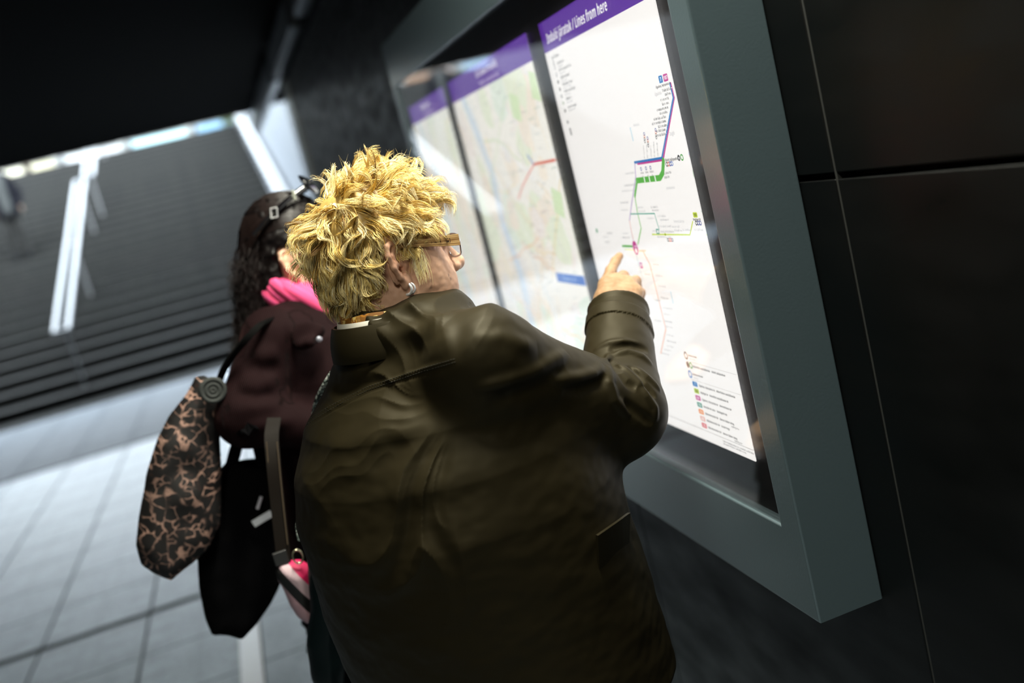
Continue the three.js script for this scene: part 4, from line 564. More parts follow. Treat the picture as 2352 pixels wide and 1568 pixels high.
    mesh('inner_hoop', rel(ring(0.0042, 0.0078, 0.0015), base), phys(rgb(0.8, 0.82, 0.86), 0.35, { metalness: 0.3 }), er);
  }
  scene.userData.blond = { B, hd, plain: rip, base };
}

// ------------------------------------------------------------------ the dark-haired woman beside her, with her bags
{
  const ear0 = at(668, 604, 2.1), hd = new Frame(V(), 98 * DEG, -0.05, 0.0);
  hd.o = ear0.clone().addScaledVector(hd.R, -0.073).addScaledVector(hd.F, 0.012);
  const base = V(hd.o.x - 0.045, 0, hd.o.z + 0.0), B = new Frame(base, 80 * DEG);
  const woman = group('person', base);
  tag(woman, 'dark curly-haired person in maroon corduroy jacket with pink scarf and sunglasses on head', 'person');
  // jacket
  const rows = [[0.6, 0.16, 0.2], [0.84, 0.165, 0.205], [0.95, 0.16, 0.2], [1.05, 0.15, 0.185], [1.15, 0.16, 0.19], [1.26, 0.15, 0.19], [1.34, 0.11, 0.16], [1.4, 0.08, 0.1], [1.6, 0.06, 0.06]];
  const torso = (x, y, z) => { const px = x - base.x, pz = z - base.z, f = px * B.F.x + pz * B.F.z, r = px * B.R.x + pz * B.R.z; let i = 0; while (i < rows.length - 2 && y > rows[i + 1][0]) i++; const a = rows[i], b = rows[i + 1], t = clamp((y - a[0]) / (b[0] - a[0])), af = lerp(a[1], b[1], t), ar = lerp(a[2], b[2], t), k = Math.sqrt(f * f / (af * af) + r * r / (ar * ar)) + 1e-6; return smax(Math.hypot(f, r) * (1 - 1 / k) * 0.85, smax(0.78 - y, y - 1.42, 0.01), 0.012); };
  const S = at(632, 778, 2.04), E = at(566, 955, 1.99), C = at(740, 985, 2.02);
  const SL = B.p(0, 1.32, -0.16), EL = B.p(0.0, 1.05, -0.22), CL = B.p(0.2, 1.0, -0.14);
  const up = cone(S, E, 0.062, 0.056), fo = cone(E, C, 0.058, 0.044), l1 = cone(SL, EL, 0.062, 0.055), l2 = cone(EL, CL, 0.055, 0.042), s1 = cone(B.p(0, 1.365, 0.06), S, 0.04, 0.055), s2 = cone(B.p(0, 1.365, -0.06), SL, 0.04, 0.055);
  const plain = (x, y, z) => { let d = smin(torso(x, y, z), smin(s1(x, y, z), s2(x, y, z), 0.02), 0.05); d = smin(d, up(x, y, z), 0.035); d = smin(d, fo(x, y, z), 0.025); return smin(d, smin(l1(x, y, z), l2(x, y, z), 0.03), 0.04); };
  const folds = [], crease = (h, w, ...pts) => { const p = pts.map(([a, b]) => hit(plain, a, b, 1.2)).filter(Boolean); if (p.length > 1) folds.push(fold(p, h, w)); };
  crease(0.008, 0.016, [580, 800], [610, 815], [645, 812]); crease(-0.007, 0.014, [560, 835], [600, 850], [650, 840]); crease(0.008, 0.016, [545, 880], [590, 885], [640, 870]); crease(-0.006, 0.014, [535, 905], [590, 915], [640, 905]); crease(0.008, 0.016, [520, 940], [580, 935], [650, 930]); crease(0.007, 0.014, [560, 985], [620, 975], [680, 960]);
  crease(-0.006, 0.008, [655, 745], [668, 800], [672, 900], [668, 980]);
  const field = (x, y, z) => { const d = plain(x, y, z); if (d > 0.04 || d < -0.04) return d; let s = 0; for (const g of folds) s += g(x, y, z); return d - s - 0.003 * noise(x * 16, y * 20, z * 16); };
  const cord = dataTex(256, (u, v) => 0.5 + 0.5 * Math.sin(u * 256 * Math.PI / 4), false, 9);
  const maroon = phys(rgb(0.009, 0.0025, 0.003), 0.8, { specularIntensity: 0.2, sheen: 0.05, sheenColor: rgb(0.5, 0.22, 0.2), sheenRoughness: 0.4, bumpMap: cord, bumpScale: 0.0008 });
  const jacket = mesh('jacket', rel(skin(field, V(base.x - 0.4, 0.74, base.z - 0.38), V(base.x + 0.4, 1.46, base.z + 0.38), 0.006), base), maroon, woman); jacket.userData.label = 'dark maroon corduroy jacket';
  // wide lapel lying on the shoulder
  { const l = join([[735, 758, 2.0], [712, 786, 1.98], [690, 790, 1.985], [672, 765, 2.0]].map(([a, b, t], i, A) => { const [c, d, e] = A[(i + 1) % 4]; return cone(at(a, b, t), at(c, d, e), 0.008, 0.008); }).concat([egg(at(703, 768, 1.99), B.F, V(0, 1, 0), B.R, 0.03, 0.028, 0.008)]), 0.012), o = at(703, 775, 1.99); mesh('lapel', rel(skin(l, o.clone().addScalar(-0.07), o.clone().addScalar(0.07), 0.005), base), maroon, jacket); mesh('button', rel(new THREE.SphereGeometry(0.006, 12, 8).scale(1, 1, 0.6).translate(...at(733, 779, 1.965).toArray()), base), phys(rgb(0.35, 0.36, 0.42), 0.2, { metalness: 0.5 }), jacket); }
  // skirt, leggings, shoes
  const legF = join([cone(B.p(0, 0.86, 0.08), B.p(0.0, 0.46, 0.085), 0.105, 0.065), cone(B.p(0, 0.46, 0.085), B.p(-0.03, 0.07, 0.09), 0.065, 0.045), cone(B.p(0, 0.86, -0.08), B.p(0.02, 0.46, -0.085), 0.105, 0.065), cone(B.p(0.02, 0.46, -0.085), B.p(0.0, 0.07, -0.09), 0.065, 0.045)], 0.03);
  mesh('leggings', rel(skin((x, y, z) => smax(legF(x, y, z), 0.04 - y, 0.01), V(base.x - 0.25, 0.03, base.z - 0.25), V(base.x + 0.25, 0.95, base.z + 0.25), 0.012), base), phys(rgb(0.003, 0.003, 0.0035), 0.95), woman);
  { const prof = []; for (let i = 0; i <= 30; i++) { const t = i / 30, a = Math.floor(t * 6) / 6; prof.push([lerp(0.9, 0.5, t), lerp(0.165, 0.215, t) + 0.012 * ((t * 6) % 1)]); } const P = [], ix = [], n = 72; for (const [y, r] of prof) for (let k = 0; k < n; k++) { const a = k / n * 6.2832, w = r + 0.006 * Math.sin(a * 17) * ((0.9 - y) * 15 % 1); const p = B.p(Math.cos(a) * w * 0.86, y, Math.sin(a) * w); P.push(p.x, p.y, p.z); } for (let i = 0; i < 30; i++) for (let k = 0; k < n; k++) { const a = i * n + k, b = i * n + (k + 1) % n; ix.push(a, b, b + n, a, b + n, a + n); } const g = new THREE.BufferGeometry(); g.setAttribute('position', new THREE.Float32BufferAttribute(P, 3)); g.setIndex(ix); g.computeVertexNormals(); mesh('skirt', rel(boxUV(g), base), phys(rgb(0.003, 0.003, 0.0035), 0.95, { specularIntensity: 0.1, side: THREE.DoubleSide }), woman).userData.label = 'black tiered ruffled skirt'; }
  for (const s of [-1, 1]) { const sh = join([B.egg(0.05, 0.032, 0.09 * s, 0.12, 0.034, 0.042), B.egg(-0.03, 0.05, 0.09 * s, 0.05, 0.052, 0.037)], 0.03), o = B.p(0.03, 0.05, 0.09 * s); mesh('shoe', rel(skin((x, y, z) => smax(sh(x, y, z), -y + 0.001, 0.004), o.clone().addScalar(-0.19).setY(-0.02), o.clone().addScalar(0.19).setY(0.12), 0.008), base), std(rgb(0.01, 0.01, 0.01), 0.5), woman); }
  // body
  const cran = hd.egg(-0.012, 0.036, 0, 0.096, 0.088, 0.075), parts = [[cran, 0.02], [hd.egg(0.034, -0.03, 0, 0.062, 0.08, 0.057), 0.03], [hd.cone([0.055, -0.09, 0.01], [-0.004, -0.06, 0.047], 0.02, 0.02), 0.03], [hd.cone([0.055, -0.09, -0.01], [-0.004, -0.06, -0.047], 0.02, 0.02), 0.03], [hd.egg(0.05, -0.045, 0.036, 0.032, 0.035, 0.026), 0.03], [hd.egg(0.05, -0.045, -0.036, 0.032, 0.035, 0.026), 0.03], [hd.egg(0.078, -0.095, 0, 0.018, 0.018, 0.02), 0.02], [hd.cone([-0.022, -0.05, 0], [-0.04, -0.2, 0], 0.054, 0.056), 0.03], [hd.cone([0.088, 0.018, 0], [0.112, -0.021, 0], 0.0075, 0.0105), 0.01], [hd.egg(0.1, -0.027, 0.011, 0.012, 0.008, 0.008), 0.006], [hd.egg(0.1, -0.027, -0.011, 0.012, 0.008, 0.008), 0.006], [hd.cone([0.086, 0.033, 0.012], [0.074, 0.033, 0.042], 0.009, 0.009), 0.02], [hd.cone([0.086, 0.033, -0.012], [0.074, 0.033, -0.042], 0.009, 0.009), 0.02], [hd.cone([0.092, -0.057, 0.018], [0.092, -0.057, -0.018], 0.006, 0.006), 0.008], [hd.cone([0.09, -0.067, 0.016], [0.09, -0.067, -0.016], 0.0075, 0.0075), 0.008]];
  const c = hd.p(-0.014, -0.004, 0.073), eu = hd.U.clone().multiplyScalar(0.95).addScaledVector(hd.F, -0.3).normalize(), ef = hd.F.clone().multiplyScalar(0.82).addScaledVector(hd.R, -0.57).normalize(), en = hd.R.clone(); en.addScaledVector(eu, -en.dot(eu)).addScaledVector(ef, -en.dot(ef)).normalize();
  const q = (a, b, d = 0) => c.clone().addScaledVector(ef, a).addScaledVector(eu, b).addScaledVector(en, d), chain = (pts, r) => join(pts.slice(1).map((p, i) => cone(q(...pts[i]), q(...p), r, r)), 0.004);
  const helix = chain([[0.006, -0.001, 0.003], [0.0125, 0.011, 0.004], [0.0105, 0.025, 0.006], [0, 0.0335, 0.008], [-0.0125, 0.029, 0.01], [-0.019, 0.015, 0.011], [-0.0175, -0.003, 0.01], [-0.0105, -0.0195, 0.007], [-0.002, -0.0285, 0.004]], 0.0042), anti = chain([[0.001, 0.022, 0.005], [-0.0075, 0.014, 0.008], [-0.009, 0.001, 0.009], [-0.004, -0.0115, 0.007]], 0.0036), plate = egg(q(-0.004, 0.002, 0.002), ef, eu, en, 0.0155, 0.03, 0.0042), lobe = egg(q(0.001, -0.027, 0.003), ef, eu, en, 0.0085, 0.0095, 0.005), bowl = egg(q(0.003, -0.003, 0.007), ef, eu, en, 0.0095, 0.012, 0.009), root = egg(q(0.006, 0, -0.008), ef, eu, en, 0.012, 0.024, 0.012);
  const head = (x, y, z) => { let d = 1e3; for (const [f, k] of parts) d = smin(d, f(x, y, z), k); for (const s of [1, -1]) d = smax(d, -sock[s](x, y, z), 0.012); let e = smin(plate(x, y, z), root(x, y, z), 0.006); e = smin(e, anti(x, y, z), 0.004); e = smax(e, -bowl(x, y, z), 0.004); e = smin(e, helix(x, y, z), 0.003); e = smin(e, lobe(x, y, z), 0.006); return smin(d, e, 0.005); };
  const sock = { 1: hd.egg(0.09, 0.012, 0.033, 0.012, 0.012, 0.016), [-1]: hd.egg(0.09, 0.012, -0.033, 0.012, 0.012, 0.016) };
  const tone = (x, y, z) => { const n = fbm(x * 50, y * 50, z * 50, 3), r = clamp(1 - Math.hypot(x - c.x, y - c.y, z - c.z) / 0.04); return [0.66 + 0.06 * n, 0.4 - 0.1 * r + 0.06 * n, 0.28 - 0.1 * r + 0.05 * n]; };
  const pieces = [skin(head, hd.o.clone().addScalar(-0.15).setY(hd.o.y - 0.2), hd.o.clone().addScalar(0.15), 0.0032, tone)];
  for (const [Ee, Cc] of [[E, C], [EL, CL]]) { const d = Cc.clone().sub(Ee).normalize(), sd = d.clone().cross(V(0, 1, 0)).normalize(), Q = (f, r, u) => Cc.clone().addScaledVector(d, f).addScaledVector(sd, r).addScaledVector(V(0, 1, 0), u), ch = [-0.026, -0.009, 0.009, 0.025].map((r, i) => [[Q(0.072, r, 0), 0.011], [Q(0.105 - 0.004 * i, r * 1.05, -0.008), 0.009], [Q(0.12 - 0.006 * i, r * 1.05, -0.028), 0.008], [Q(0.11 - 0.006 * i, r, -0.045), 0.007]]); ch.push([[Q(0.03, 0.026, -0.01), 0.013], [Q(0.06, 0.04, -0.022), 0.01], [Q(0.082, 0.038, -0.03), 0.008]]); const h = handField([cone(Q(-0.05, 0, 0), Q(0.01, 0, 0), 0.025, 0.022), cone(Q(0.01, 0, 0), Q(0.072, -0.018, 0), 0.02, 0.014), cone(Q(0.01, 0, 0), Q(0.072, 0.018, 0), 0.02, 0.014)], ch); pieces.push(skin(h, Cc.clone().addScalar(-0.16), Cc.clone().addScalar(0.16), 0.005, tone)); }
  pieces.push(skin(join([cone(B.p(0, 0.88, 0), B.p(0, 1.2, 0), 0.12, 0.12), cone(B.p(0, 1.2, 0), B.p(0, 1.36, 0), 0.12, 0.055), cone(S, E, 0.04, 0.036), cone(E, C, 0.036, 0.025), cone(SL, EL, 0.04, 0.036), cone(EL, CL, 0.036, 0.025), cone(B.p(0, 0.86, 0.08), B.p(0, 0.46, 0.085), 0.085, 0.05), cone(B.p(0, 0.46, 0.085), B.p(-0.03, 0.08, 0.09), 0.05, 0.036), cone(B.p(0, 0.86, -0.08), B.p(0.02, 0.46, -0.085), 0.085, 0.05), cone(B.p(0.02, 0.46, -0.085), B.p(0, 0.08, -0.09), 0.05, 0.036)], 0.03), V(base.x - 0.35, 0.02, base.z - 0.35), V(base.x + 0.35, 1.42, base.z + 0.35), 0.016, tone));
  mesh('body', rel(merge(pieces), base), phys(rgb(1, 1, 1), 0.5, { vertexColors: true, specularIntensity: 0.5 }), woman);
  // scarf: twisted pink cloth wound round the neck
  { const list = [], nk = hd.p(-0.005, -0.082, 0), fr = [hd.F.clone().multiplyScalar(0.9).addScaledVector(V(0, 1, 0), -0.5), hd.R.clone()]; for (let k = 0; k < 9; k++) { const pts = []; for (let i = 0; i < 40; i++) { const a = i / 40 * 6.2832, tw = a * 2 + k * 0.7, rad = 0.076 + 0.018 * Math.cos(tw) + 0.004 * Math.sin(a * 5 + k), h = 0.026 * Math.sin(tw) + 0.005 * Math.sin(a * 3 + k * 2); pts.push(nk.clone().addScaledVector(fr[0], Math.cos(a) * rad).addScaledVector(fr[1], Math.sin(a) * rad * 0.98).add(V(0, h, 0))); } list.push(tube(pts, 0.0115 + 0.003 * (k % 3), 90, 8, true)); }
    for (let k = 0; k < 4; k++) list.push(tube([hd.p(0.07, -0.15, 0.05), hd.p(0.085, -0.19, 0.05 + k * 0.006), hd.p(0.09, -0.24, 0.045 + k * 0.01), hd.p(0.08, -0.3, 0.04 + k * 0.014)], 0.012, 30, 8));
    mesh('scarf', rel(merge(list), base), phys(rgb(0.86, 0.11, 0.36), 0.75, { sheen: 0.6, sheenColor: rgb(1, 0.6, 0.8), map: dataTex(128, (u, v) => { const k = 0.78 + 0.5 * fbm(u * 6, v * 20, 2, 4); return [clamp(k + 0.2), k, k]; }, true, 2) }), woman).userData.label = 'bright pink twisted neck scarf'; }
  // hair: long dark curls, swept back behind the ear
  const R = seed(404), hairs = [], mass = join([hd.egg(-0.014, 0.044, 0, 0.1, 0.104, 0.086), hd.cone([-0.062, 0.0, 0.0], [-0.118, -0.17, 0.0], 0.054, 0.05), hd.cone([-0.055, -0.02, 0.04], [-0.115, -0.18, 0.045], 0.036, 0.036), hd.cone([-0.055, -0.02, -0.045], [-0.09, -0.2, -0.07], 0.04, 0.045)], 0.04);
  const cut = (x, y, z) => { const [f, u, r] = hd.loc(V(x, y, z)); return Math.max(smin(0.2, Math.max(f - 0.045, 0.055 - u), 0.02), Math.max(-f - 0.038, u < 0.055 ? 0.012 - Math.abs(u - 0.0) * 0 : -1)); };
  const massF = (x, y, z) => { const [f, u, r] = hd.loc(V(x, y, z)); const openFace = Math.max(Math.min(f - 0.035, 0.08 - u), Math.min(f + 0.034, 0.034 - u)); return smax(mass(x, y, z) - 0.006 * noise(x * 34, y * 34, z * 34) - 0.003 * noise(x * 80, y * 80, z * 80), openFace, 0.01); };
  for (let i = 0; i < 1500; i++) {
    const side = R(), a = R() * 6.283, u0 = 0.06 - 0.26 * R(), rr = 0.05 + 0.03 * R(); let p = hd.p(-0.08 - 0.2 * (0.06 - u0) + 0.055 * Math.cos(a) * (Math.cos(a) > 0 ? 0.4 : 1), u0, 0.09 * Math.sin(a)); const d0 = massF(p.x, p.y, p.z), e = 0.004, n = V(massF(p.x + e, p.y, p.z) - d0, massF(p.x, p.y + e, p.z) - d0, massF(p.x, p.y, p.z + e) - d0).normalize(); p.addScaledVector(n, -d0 + 0.001);
    const [ff] = hd.loc(p); if (ff > -0.03) continue;
    const len = 0.06 + 0.08 * R(), turns = 1.2 + 1.6 * R(), rad = 0.004 + 0.008 * R(), ph = R() * 6.28, out = 0.012 * R(), pts = []; for (let k = 0; k <= 14; k++) { const t = k / 14, an = ph + t * turns * 6.28; pts.push(p.clone().add(V(0, -len * t, 0)).addScaledVector(n, out * t + rad * (1 + Math.cos(an)) * Math.min(1, t * 3)).addScaledVector(hd.R, rad * Math.sin(an) * Math.min(1, t * 3)).addScaledVector(hd.F, -0.02 * t)); }
    const b = 0.6 + 0.8 * R(); hairs.push({ pts, r: 0.0007, col: [0.009 * b, 0.005 * b, 0.0045 * b] });
  }
  for (let i = 0; i < 900; i++) { const a = (R() - 0.5) * 2.6, u = R(); const pts = []; for (let k = 0; k <= 10; k++) { const t = k / 10, f = lerp(0.05, -0.13, t), h = 0.05 + 0.1 * Math.cos(a) * Math.sqrt(Math.max(0.05, 1 - ((f + 0.03) / 0.105) ** 2)); let p = hd.p(f, h - 0.03 * t * t, 0.09 * Math.sin(a)); const d = massF(p.x, p.y, p.z), e = 0.004, n = V(mass(p.x + e, p.y, p.z) - mass(p.x, p.y, p.z), mass(p.x, p.y + e, p.z) - mass(p.x, p.y, p.z), mass(p.x, p.y, p.z + e) - mass(p.x, p.y, p.z)).normalize(); p.addScaledVector(n, -mass(p.x, p.y, p.z) + 0.0015); pts.push(p); } if (Math.abs(a) > 1.1 && u < 0.5) continue; const b = 0.6 + 0.8 * R(); hairs.push({ pts: pts.slice(Math.floor(u * 3)), r: 0.0006, col: [0.009 * b, 0.005 * b, 0.0045 * b] }); }
  mesh('hair', rel(merge([skin(massF, hd.o.clone().addScalar(-0.22).setY(hd.o.y - 0.28), hd.o.clone().addScalar(0.2), 0.0055, () => [0.004, 0.0025, 0.0025]), boxUV(strands(hairs))]), base), phys(rgb(1, 1, 1), 0.42, { vertexColors: true, specularIntensity: 0.5 }), woman).userData.label = 'long dark brown curly hair';
  // sunglasses pushed up on the head
  { const list = [], ctr = [0.05, 0.118, 0], lensM = phys(rgb(0.004, 0.004, 0.005), 0.06, { clearcoat: 1 }); const g = mesh('sunglasses', rel(merge([1, -1].map((s) => tube([hd.p(0.06, 0.15, 0.05 * s), hd.p(0.02, 0.131, 0.068 * s), hd.p(-0.02, 0.107, 0.081 * s), hd.p(-0.07, 0.07, 0.088 * s)], 0.006, 30, 8)).concat([tube([hd.p(0.062, 0.156, 0.012), hd.p(0.066, 0.16, 0), hd.p(0.062, 0.156, -0.012)], 0.003, 10, 6)])), base), phys(rgb(0.005, 0.005, 0.006), 0.12, { clearcoat: 1 }), woman);
    for (const s of [1, -1]) mesh('lens', rel(new THREE.SphereGeometry(0.031, 24, 14).scale(1, 0.85, 0.22).applyMatrix4(new THREE.Matrix4().makeBasis(hd.R, hd.F.clone().multiplyScalar(-0.55).addScaledVector(hd.U, 0.83), hd.F.clone().multiplyScalar(-0.83).addScaledVector(hd.U, -0.55)).setPosition(hd.p(0.056, 0.15, 0.036 * s))), base), lensM, g);
    const mk = hd.p(-0.02, 0.107, 0.0885), sq = []; for (const [a, b] of [[[-1, -1], [1, -1]], [[1, -1], [1, 1]], [[1, 1], [-1, 1]], [[-1, 1], [-1, -1]]]) { const Q = ([x, y]) => mk.clone().addScaledVector(hd.F, x * 0.0065 + y * 0.0015).addScaledVector(hd.U, y * 0.0095); sq.push(rod(Q(a), Q(b), 0.0011, 5)); } mesh('temple_emblem', rel(merge(sq), base), phys(rgb(0.75, 0.76, 0.78), 0.25, { metalness: 0.4 }), g).userData.label = 'small silver square emblem'; mesh('glint_plate', rel(rbox(0.006, 0.02, 0.003, 0.001).applyMatrix4(new THREE.Matrix4().makeBasis(hd.F, hd.U, hd.R).setPosition(hd.p(0.026, 0.134, 0.0745))), base), phys(rgb(0.7, 0.74, 0.62), 0.15, { metalness: 0.6 }), g); }  // small pale plate beside the emblem stands in for a glint on the lenses

  // --- leopard-print shoulder bag behind her back
  const bagBase = at(400, 1200, 2.02), leo = group('shoulder_bag', V(bagBase.x, 0.9, bagBase.z)), lb = leo.position.clone(); tag(leo, 'leopard-print soft shoulder bag with grey rosette hanging behind the maroon jacket', 'bag');
  const out = [[468, 862], [500, 872], [512, 930], [505, 1010], [510, 1100], [506, 1200], [480, 1255], [440, 1295], [392, 1332], [352, 1316], [322, 1296], [312, 1250], [318, 1190], [335, 1090], [360, 1010], [388, 955], [428, 905], [448, 866]];
  const bagSolid = (outline, t, thick, cell, lump) => { // a soft bag: outline set at its distance, rounded through its thickness
    const pts = outline.map(([a, b]) => at(a, b, t)), o = pts.reduce((s, p) => s.add(p), V()).multiplyScalar(1 / pts.length), n = EYE.clone().sub(o).setY(0).normalize(), ux = V(0, 1, 0).cross(n).normalize(), uy = n.clone().cross(ux), P2 = pts.map((p) => { const d = ray(0, 0); const dir = p.clone().sub(EYE), k = o.clone().sub(EYE).dot(n) / dir.dot(n), h = EYE.clone().addScaledVector(dir, k).sub(o); return [h.dot(ux), h.dot(uy)]; });
    const sd = (x, y) => { let d = 1e9, ins = false; for (let i = 0, j = P2.length - 1; i < P2.length; j = i++) { const [ax, ay] = P2[i], [bx, by] = P2[j], ex = bx - ax, ey = by - ay, wx = x - ax, wy = y - ay, h = clamp((wx * ex + wy * ey) / (ex * ex + ey * ey)); d = Math.min(d, Math.hypot(wx - ex * h, wy - ey * h)); if ((ay > y) !== (by > y) && x < (bx - ax) * (y - ay) / (by - ay) + ax) ins = !ins; } return ins ? -d : d; };
    const f = (x, y, z) => { const px = x - o.x, py = y - o.y, pz = z - o.z, a = px * ux.x + py * ux.y + pz * ux.z, b = px * uy.x + py * uy.y + pz * uy.z, c = px * n.x + py * n.y + pz * n.z, d = sd(a, b), w = thick * Math.sqrt(clamp(-d / (thick * 1.3), 0, 1) * (2 - clamp(-d / (thick * 1.3), 0, 1)) + 0.02) ; return smax(d, Math.abs(c) - w - lump * noise(x * 18, y * 18, z * 18), 0.01) * 0.7; };
    const bx = new THREE.Box3(); for (const [a, b] of P2) { const p = o.clone().addScaledVector(ux, a).addScaledVector(uy, b); bx.expandByPoint(p.clone().addScaledVector(n, thick)); bx.expandByPoint(p.addScaledVector(n, -thick)); } bx.expandByScalar(0.02); const g = skin(f, bx.min, bx.max, cell), pos = g.attributes.position, uv = g.attributes.uv; for (let i = 0; i < pos.count; i++) { const d = V().fromBufferAttribute(pos, i).sub(o); uv.setXY(i, d.dot(ux) * 3.1 + 0.5, d.dot(uy) * 3.1 + 0.5); } return { g, f, n, ux, uy, o }; };
  const spots = canvasTex(768, 768, (c2, W, H) => { const r = seed(77), P = []; for (let i = 0; i < 300; i++) P.push([r() * W, r() * H, 0.7 + 0.6 * r(), r()]); const im = c2.createImageData(W, H), D = im.data; const G = 48, off = 4, N = Math.ceil(W / G) + 2 * off, grid = Array.from({ length: N * N }, () => []); P.forEach((p) => { for (const dx of [-W, 0, W]) for (const dy of [-H, 0, H]) { const i = Math.floor((p[0] + dx) / G) + off, j = Math.floor((p[1] + dy) / G) + off; if (i >= 0 && j >= 0 && i < N && j < N) grid[j * N + i].push([p[0] + dx, p[1] + dy, p[2], p[3]]); } });
    for (let y = 0; y < H; y++) for (let x = 0; x < W; x++) { let d1 = 1e9, d2 = 1e9, s = 0; const wx = x + 9 * noise(x * 0.03, y * 0.03, 4), wy = y + 9 * noise(x * 0.03, y * 0.03, 8); const gx = Math.floor(wx / G), gy = Math.floor(wy / G); for (let i = -1; i <= 1; i++) for (let j = -1; j <= 1; j++) for (const p of grid[(gy + j + off) * N + gx + i + off] ?? []) { const d = Math.hypot(wx - p[0], wy - p[1]) * p[2]; if (d < d1) { d2 = d1; d1 = d; s = p[3]; } else if (d < d2) d2 = d; } const edge = d2 - d1, cream = (1 - smooth(3, 8, edge + 6 * noise(x * 0.05, y * 0.05, 2))) * smooth(-0.25, 0.15, noise(x * 0.02, y * 0.02, 15) + 0.1), core = smooth(12, 4, d1) * (s > 0.6 ? 0.5 : 0), n = 0.85 + 0.3 * noise(x * 0.2, y * 0.2, 1); const k = (y * W + x) * 4, fade = 0.55 + 0.6 * clamp(0.5 + 0.9 * noise(x * 0.008, y * 0.008, 6)); D[k] = (10 + 190 * cream * fade + 60 * core * (1 - cream)) * n; D[k + 1] = (6 + 156 * cream * fade + 30 * core * (1 - cream)) * n; D[k + 2] = (6 + 140 * cream * fade + 20 * core * (1 - cream)) * n; D[k + 3] = 255; }
    c2.putImageData(im, 0, 0); });
  spots.wrapS = spots.wrapT = THREE.RepeatWrapping;
  const lbag = bagSolid(out, 1.985, 0.045, 0.005, 0.01);
  mesh('bag_body', rel(lbag.g, lb), phys(rgb(0.8, 0.76, 0.74), 0.7, { map: spots }), leo);
  { const p = at(489, 896, 1.935), M4 = new THREE.Matrix4().lookAt(V(), lbag.n, V(0, 1, 0)).setPosition(p), ring = []; for (const [r, t] of [[0.021, 0.005], [0.012, 0.0045], [0.004, 0.004]]) ring.push(new THREE.TorusGeometry(r, t, 8, 26)); mesh('rosette', rel(merge(ring.concat([new THREE.CylinderGeometry(0.022, 0.024, 0.005, 26).rotateX(Math.PI / 2)])).applyMatrix4(M4), lb), std(rgb(0.028, 0.032, 0.03), 0.8), leo).userData.label = 'grey cloth rosette'; }
  mesh('shoulder_strap', rel(strap([at(500, 880, 2.0), at(520, 838, 1.97), at(560, 785, 1.945), at(600, 745, 1.96), at(630, 728, 2.0)], 0.013, 0.005, () => lbag.ux), lb), phys(rgb(0.003, 0.003, 0.003), 0.8, { specularIntensity: 0.1 }), leo);

  // --- big black tote below it
  const tb = at(555, 1400, 2.09), tote = group('tote_bag', V(tb.x, 0.74, tb.z)), tbp = tote.position.clone(); tag(tote, 'plain black cloth tote bag hanging below the leopard-print bag', 'bag');
  const blk = phys(rgb(0.0025, 0.0025, 0.003), 0.95, { specularIntensity: 0.1 }), tot = bagSolid([[520, 1060], [610, 1050], [640, 1120], [652, 1230], [648, 1330], [622, 1384], [590, 1432], [556, 1468], [520, 1456], [486, 1456], [470, 1420], [457, 1350], [452, 1272], [470, 1160], [490, 1090]], 2.11, 0.05, 0.007, 0.008);
  mesh('bag_body', rel(tot.g, tbp), blk, tote);
  mesh('handle', rel(strap([at(530, 1075, 2.08), at(545, 1020, 2.03), at(570, 985, 1.9), at(590, 1010, 2.02), at(605, 1070, 2.08)], 0.025, 0.005, () => tot.ux), tbp), blk, tote);
  mesh('zip_pull', rel(rod(at(591, 1168, 2.045), at(600, 1140, 2.045), 0.0035, 8), tbp), phys(rgb(0.7, 0.7, 0.78), 0.3, { metalness: 0.4 }), tote);
  mesh('metal_tag', rel(strap([at(582, 1203, 2.045), at(604, 1190, 2.043), at(624, 1178, 2.045)], 0.014, 0.003, () => tot.uy), tbp), phys(rgb(0.75, 0.78, 0.84), 0.35, { metalness: 0.2 }), tote);

  // --- striped handbag hanging from her forearm by a brown strap
  const hb = at(680, 1380, 1.9), hand = group('handbag', V(hb.x, 0.8, hb.z)), hbp = hand.position.clone(); tag(hand, 'pink, grey and black striped handbag on a long brown strap', 'bag');
  const stripes = canvasTex(512, 512, (c2, W, H) => { c2.fillStyle = '#c9a2ab'; c2.fillRect(0, 0, W, H); c2.save(); c2.translate(W / 2, H / 2); c2.rotate(-0.45); for (const [x, w, col] of [[-400, 250, '#c9a2ab'], [-42, 62, '#161616'], [22, 62, '#cbb0b8'], [84, 300, '#d81a5c']]) { c2.fillStyle = col; c2.fillRect(x, -600, w, 1200); } c2.restore(); });
  const hbag = bagSolid([[640, 1292], [662, 1286], [692, 1284], [716, 1300], [726, 1360], [722, 1420], [706, 1433], [684, 1418], [664, 1388], [652, 1355], [636, 1330], [632, 1310]], 1.9, 0.03, 0.004, 0.003);
  { const uv = hbag.g.attributes.uv; for (let i = 0; i < uv.count; i++) uv.setXY(i, (uv.getX(i) - 0.5) * 2.27 + 0.5, (uv.getY(i) - 0.5) * 2.27 + 0.5); }
  mesh('bag_body', rel(hbag.g, hbp), phys(rgb(0.85, 0.85, 0.85), 0.6, { map: stripes }), hand);
  const leather = phys(rgb(0.007, 0.005, 0.0035), 0.65, { specularIntensity: 0.25 });
  const st = mesh('strap', rel(strap([at(630, 960, 1.925), at(624, 1000, 1.9), at(628, 1060, 1.885), at(638, 1160, 1.885), at(648, 1250, 1.885), at(653, 1300, 1.885)], 0.026, 0.004, () => hbag.ux, 60), hbp), leather, hand); st.userData.label = 'dark brown leather strap';
  for (const s of [-1, 1]) mesh('edge_stitching', rel(tube([at(624 + s * 12, 1014, 1.8815), at(628 + s * 12.5, 1060, 1.8815), at(638 + s * 12.5, 1160, 1.8815), at(648 + s * 12.5, 1250, 1.8815)], 0.0011, 30, 5), hbp), std(rgb(0.07, 0.048, 0.026), 0.7), st);
